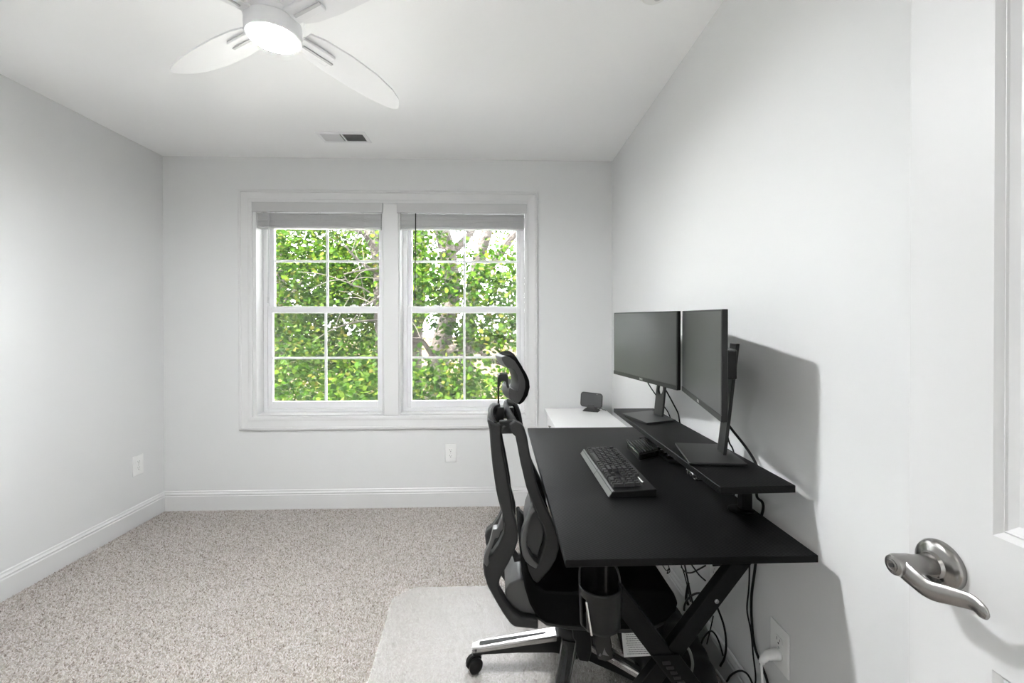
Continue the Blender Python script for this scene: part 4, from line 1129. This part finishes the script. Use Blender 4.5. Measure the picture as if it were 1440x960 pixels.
# tilt paddle lever with its arrow icon
PY_ = 1.345
bm = B(); prism(bm, shifted([(832, 886), (843, 862), (852, 862), (857, 885), (863, 926), (852, 930), (841, 927), (836, 905)], PY_), 'Y', PY_, PY_ + 0.006); lev = obj('tilt_lever', bm, M['gloss'], chair, bevel=0.002)
bm = B()
for q in ([(847, 920), (850, 911), (852, 917), (856, 922)], [(842, 921), (844, 918), (846, 921), (844, 923)]):
    prism(bm, shifted(q, PY_), 'Y', PY_ - 0.0006, PY_)
obj('arrow_icon', bm, M['piping'], lev, smooth=False)
bm = B(); prism(bm, shifted([(803, 873), (806, 898), (810, 902), (809, 916), (815, 929), (828, 931), (832, 918), (832, 885), (825, 872)], 1.40), 'Y', 1.40, 1.41); obj('height_lever', bm, M['black'], chair, bevel=0.003)
# care tag hanging under the seat
ty = NY + 0.015
t4 = [at(*q, Y=ty) for q in ((872.5, 872), (877.5, 924), (928, 921), (919, 868))]
bm = B(); prism(bm, [(p.x, p.z) for p in t4], 'Y', ty, ty + 0.0008); tg = obj('care_tag', bm, M['paper'], chair, smooth=False, label='white printed paper tag')
rnd = random.Random(4)
bm = B()
for k in range(15):
    f = 0.10 + k * 0.058
    L0 = t4[0].lerp(t4[1], f); R0 = t4[3].lerp(t4[2], f)
    a0, a1 = 0.10 + rnd.uniform(0, 0.06), rnd.uniform(0.6, 0.93)
    p0, p1 = L0.lerp(R0, a0), L0.lerp(R0, a1)
    x = p0.x
    while x < p1.x - 0.002:                         # words of fine print
        wd = rnd.uniform(0.003, 0.009)
        box(bm, x, min(x + wd, p1.x), ty - 0.0003, ty, p0.z - 0.0009, p0.z + 0.0008)
        x += wd + 0.0016
obj('fine_print', bm, M['ink'], tg, smooth=False)

# ------------------------------------------------------------------ bag on the floor under the desk
bag = thing('duffel_bag', 'soft black ribbed bag lying on the floor under the desk', 'bag', (0.60, 1.56, 0.006))
bm = B(); rows = []
ns = 22
for i in range(ns + 1):
    t = i / ns
    y = 1.235 + 0.66 * t
    e_ = math.sin(PI * min(1, max(0, t * 0.98 + 0.01))) ** 0.28
    rib = 0.006 * math.cos(t * 2 * PI * 9)
    row = []
    for j in range(20):
        a = 2 * PI * j / 20
        sx = math.copysign(abs(math.cos(a)) ** 0.62, math.cos(a)); sz = math.copysign(abs(math.sin(a)) ** 0.62, math.sin(a))
        row.append(bm.verts.new((0.598 + (0.136 + rib) * sx * e_, y, 0.100 + (0.088 + rib) * sz * e_ - 0.02 * t)))
    rows.append(row)
for p, q in zip(rows, rows[1:]):
    for j in range(20): bm.faces.new((p[j], p[(j + 1) % 20], q[(j + 1) % 20], q[j]))
bm.faces.new(rows[0][::-1]); bm.faces.new(rows[-1])
bmesh.ops.recalc_face_normals(bm, faces=bm.faces[:])
obj('bag_body', bm, M['bag'], bag, sub=1)
bm = B(); tube(bm, smooth_path(px((962, 909), (968, 912), (972, 922), (974, 934), (972, 947), Y=1.236), 5), 0.0045, 8, flat=(0.6, 1)); obj('piping', bm, M['piping'], bag)
bm = B(); tube(bm, smooth_path([(0.52, 1.36, 0.182), (0.56, 1.45, 0.215), (0.62, 1.56, 0.222), (0.66, 1.68, 0.205), (0.67, 1.76, 0.168)], 5), 0.011, 8, flat=(1, 0.3)); obj('carry_strap', bm, M['bag'], bag)

# ------------------------------------------------------------------ outdoors: field, trees
GZ0 = -3.1
M['field'] = mat('dry_field', (0.045, 0.035, 0.025), 0.95, spec=0.0, noise=(1.4, 0.35))
bm = B(); box(bm, -90, 90, D + 0.6, 170, GZ0 - 0.2, GZ0)
tag(struct('ground', bm, M['field'], smooth=False), 'dry tan ground outside beyond the windows', 'ground')

M['bounce_ground'] = mat('bounce_ground_pale', (0.66, 0.65, 0.63), 0.9, spec=0.1, noise=(3, 0.12))  # unseen pale sheet added over the ground to bounce daylight onto the ceiling
bm = B(); box(bm, -16, 14, D + 0.7, D + 18, GZ0, GZ0 + 0.02); tag(struct('reflector', bm, M['bounce_ground'], smooth=False), 'pale unseen reflector added on the ground to bounce daylight up through the windows', 'reflector')
rr = random.Random(11)
nrg = np.random.default_rng(12)
LF = np.array([(0, -0.55), (0.30, -0.48), (0.62, -0.10), (0.36, 0.02), (0.50, 0.46), (0.16, 0.34), (0, 0.72), (-0.16, 0.34), (-0.50, 0.46), (-0.36, 0.02), (-0.62, -0.10), (-0.30, -0.48)])
LT = np.array([(0, 1, 11), (1, 2, 3), (1, 3, 9), (1, 9, 11), (9, 10, 11), (3, 4, 5), (3, 5, 9), (5, 7, 9), (5, 6, 7), (7, 8, 9)])
def leaves(name, clumps, per, size, spread, m, parent):
    """lobed leaves scattered in small drooping sprays"""
    C = np.repeat(np.array(clumps), per, axis=0)
    n = len(C)
    P = C + nrg.normal(0, 1, (n, 3)) * np.array([spread, spread, spread * 0.55])
    az = nrg.uniform(0, 2 * PI, n)
    tl = nrg.normal(0.75, 0.40, n)
    sp = nrg.uniform(0, 2 * PI, n)
    s = size * nrg.uniform(0.6, 1.3, n)
    ex = np.stack([np.cos(az), np.sin(az), np.zeros(n)], 1)
    ey = np.stack([-np.sin(az) * np.cos(tl), np.cos(az) * np.cos(tl), -np.sin(tl)], 1)
    ax = ex * np.cos(sp)[:, None] + ey * np.sin(sp)[:, None]
    ay = -ex * np.sin(sp)[:, None] + ey * np.cos(sp)[:, None]
    V = P[:, None, :] + s[:, None, None] * (LF[None, :, :1] * ax[:, None, :] + LF[None, :, 1:] * ay[:, None, :])
    F = (np.arange(n)[:, None, None] * len(LF) + LT[None]).reshape(-1, 3)
    V = V.reshape(-1, 3) - np.array(parent.location)
    o = mesh_np(name, V, F, m)
    o.parent = parent
    o['kind'] = 'stuff'
    return o

def tree(label, trunk, r0, r1, limbs, clumps, per=62, size=0.062, spread=0.22, m='leaf', bare=0):
    p = smooth_path(trunk, 6)
    root = thing('maple_tree', label, 'tree', (trunk[0][0], trunk[0][1], GZ0), 'trees outside the windows')
    bm = B(); n = len(p)
    tube(bm, p, [r0 + (r1 - r0) * (i / (n - 1)) + rr.uniform(-0.01, 0.01) for i in range(n)], 12); obj('trunk', bm, M['bark'], root)
    for pts, ra, rb in limbs:
        q = smooth_path(pts, 6)
        bm = B(); tube(bm, q, [ra + (rb - ra) * i / (len(q) - 1) for i in range(len(q))], 8); br = obj('branch', bm, M['bark'] if ra > 0.035 else M['twig'], root)
        for k in range(4):
            a = q[int(len(q) * rr.uniform(0.3, 0.95)) - 1]
            d = Vector((rr.uniform(-1, 1), rr.uniform(-0.6, 0.6), rr.uniform(-0.3, 0.9))).normalized() * rr.uniform(0.4, 0.9)
            bm = B(); tube(bm, smooth_path([a, a + d * 0.5 + Vector((0, 0, 0.05)), a + d], 4), max(0.007, rb * 0.7), 6, r2=0.004); obj('twig', bm, M['twig'], br)
    leaves('foliage', clumps, per, size, spread, M[m], root)
    return root
def cloud(n, c, s, shell=0.0):
    out = []
    while len(out) < n:
        v = nrg.normal(0, 1, 3)
        v = v / np.linalg.norm(v) * nrg.uniform(shell, 1) ** (1 / 3)
        out.append(np.array(c) + v * np.array(s))
    return out
def P8(x, y, Y): return at(x, y, Y=Y)

# big maple seen through the window nearer the desk
Y = 7.6
tr = [P8(616, 900, Y), P8(612, 640, Y), P8(612, 560, Y), P8(622, 480, Y), P8(636, 414, Y), P8(628, 350, Y), P8(616, 300, Y), P8(606, 200, Y)]
lim = [([P8(624, 490, Y), P8(660, 492, Y - .3), P8(700, 478, Y - .6), P8(745, 470, Y - .8)], 0.10, 0.03),
       ([P8(618, 520, Y), P8(596, 482, Y - .2), P8(578, 476, Y - .4), P8(545, 468, Y - .5)], 0.05, 0.02),
       ([P8(634, 400, Y), P8(612, 412, Y - .4), P8(600, 396, Y - .6), P8(590, 370, Y - .8)], 0.05, 0.015),
       ([P8(628, 360, Y), P8(660, 330, Y + .3), P8(690, 280, Y + .5)], 0.09, 0.04)]
cl = cloud(21, P8(588, 345, Y - 0.7), (0.42, 0.5, 0.9)) + cloud(37, P8(610, 548, Y - 1.3), (1.5, 0.6, 0.42)) + cloud(16, P8(597, 410, Y - 1.0), (0.36, 0.4, 0.5)) + cloud(21, P8(690, 470, Y - 0.9), (1.0, 0.5, 0.42)) + cloud(19, P8(700, 385, Y - 0.7), (1.0, 0.5, 0.5))
tree('thick grey maple trunk leaning behind the window nearer the desk', tr, 0.20, 0.12, lim, cl)
# darker maple just to its right and behind
Y = 9.2
tr = [P8(666, 800, Y), P8(660, 600, Y), P8(656, 500, Y), P8(662, 420, Y), P8(672, 370, Y), P8(690, 300, Y), P8(700, 200, Y)]
lim = [([P8(664, 400, Y), P8(690, 372, Y - .2), P8(715, 340, Y - .3), P8(740, 310, Y - .3)], 0.13, 0.06),
       ([P8(668, 395, Y), P8(700, 386, Y - .3), P8(730, 384, Y - .5)], 0.06, 0.02),
       ([P8(660, 480, Y), P8(690, 505, Y - .3), P8(720, 512, Y - .5), P8(760, 500, Y - .5)], 0.06, 0.02)]
cl = cloud(37, P8(695, 430, Y - 0.9), (1.3, 0.7, 0.75)) + cloud(11, P8(715, 345, Y + 0.6), (1.1, 0.5, 0.5)) + cloud(12, P8(700, 548, Y - 1.2), (1.1, 0.5, 0.30)) + cloud(9, P8(760, 480, Y), (0.9, 0.8, 1.0))
tree('forked maple with a heavy slanting limb at the right of the window view', tr, 0.19, 0.10, lim, cl)
# dark double trunk at the left edge of that window
Y = 10.5
tr = [P8(590, 800, Y), P8(586, 620, Y), P8(583, 520, Y), P8(586, 450, Y), P8(592, 380, Y), P8(586, 300, Y), P8(580, 200, Y)]
lim = [([P8(585, 470, Y), P8(600, 440, Y), P8(622, 420, Y), P8(650, 380, Y)], 0.06, 0.02)]
cl = cloud(37, P8(590, 400, Y - 0.3), (1.3, 0.8, 1.2)) + cloud(22, P8(570, 560, Y - 0.6), (1.4, 0.6, 0.5))
tree('straight dark trunk at the left side of the window nearer the desk', tr, 0.20, 0.13, lim, cl)
# maple filling the window nearer the left wall
Y = 8.4
tr = [P8(548, 800, Y), P8(545, 600, Y), P8(540, 480, Y), P8(536, 420, Y), P8(534, 370, Y), P8(524, 335, Y), P8(505, 290, Y), P8(480, 200, Y)]
lim = [([P8(537, 388, Y), P8(512, 372, Y - .5), P8(496, 358, Y - .9), P8(486, 345, Y - 1.1)], 0.035, 0.012),
       ([P8(530, 378, Y - .6), P8(510, 380, Y - .9), P8(484, 385, Y - 1.2)], 0.022, 0.009),
       ([P8(536, 424, Y - .8), P8(512, 406, Y - 1.1), P8(494, 400, Y - 1.3), P8(484, 388, Y - 1.4)], 0.018, 0.006),
       ([P8(538, 414, Y - .6), P8(524, 424, Y - 1.0), P8(508, 432, Y - 1.2), P8(492, 440, Y - 1.3)], 0.026, 0.010),
       ([P8(540, 450, Y - .4), P8(506, 452, Y - 1.0), P8(470, 462, Y - 1.3), P8(440, 480, Y - 1.5)], 0.020, 0.006),
       ([P8(522, 345, Y), P8(512, 330, Y - .2), P8(498, 322, Y - .4)], 0.05, 0.02)]
cl = cloud(93, P8(440, 385, Y + 0.3), (2.0, 0.8, 1.35)) + cloud(56, P8(450, 520, Y - 0.5), (1.8, 0.7, 0.75)) + cloud(21, P8(505, 420, Y + 0.5), (0.9, 0.5, 0.9)) + cloud(19, P8(520, 545, Y - 1.3), (0.6, 0.4, 0.35)) + cloud(15, P8(410, 545, Y - 1.4), (0.7, 0.4, 0.35))
cl = cl + cloud(110, P8(430, 370, Y + 0.9), (2.1, 0.6, 1.5)) + cloud(50, P8(450, 530, Y + 0.2), (1.7, 0.6, 0.7))
tree('bright green maple with bare pale twigs filling the window nearer the left wall', tr, 0.19, 0.08, lim, cl)
# pale trunk far at the left edge
Y = 12.5
tr = [P8(396, 700, Y), P8(395, 520, Y), P8(394, 420, Y), P8(396, 340, Y), P8(392, 220, Y)]
lim = [([P8(395, 430, Y), P8(420, 400, Y), P8(450, 350, Y)], 0.06, 0.02)]
cl = cloud(74, P8(400, 380, Y + 0.5), (3.2, 1.0, 2.2)) + cloud(37, P8(470, 470, Y + 0.8), (2.5, 0.8, 1.0)) + cloud(43, P8(330, 470, Y), (2.2, 1.0, 2.2))
cl = cl + cloud(90, P8(430, 400, Y + 1.5), (3.4, 1.0, 3.0))
cl = cl + cloud(150, P8(460, 430, Y + 3.5), (3.4, 1.0, 3.2))
tree('pale slim trunk far behind the leaves at the left edge of the window view', tr, 0.16, 0.10, lim, cl, size=0.10)
# bushy maple beyond the right edge of the windows, seen only from further left in the room
Y = 11.0
tr = [Vector((3.4, Y, GZ0)), Vector((3.3, Y, -0.5)), Vector((3.1, Y, 1.8)), Vector((3.3, Y, 4.2)), Vector((3.2, Y, 6.0))]
lim = [([Vector((3.2, Y, 1.2)), Vector((2.6, Y - .2, 1.7)), Vector((2.0, Y - .4, 2.4))], 0.07, 0.02)]
cl = cloud(150, (3.6, Y, 2.2), (2.3, 0.9, 2.4)) + cloud(60, (3.2, Y - 0.6, -0.6), (1.8, 0.7, 0.9))
tree('bushy maple beyond the right edge of the window nearer the desk', tr, 0.17, 0.08, lim, cl)
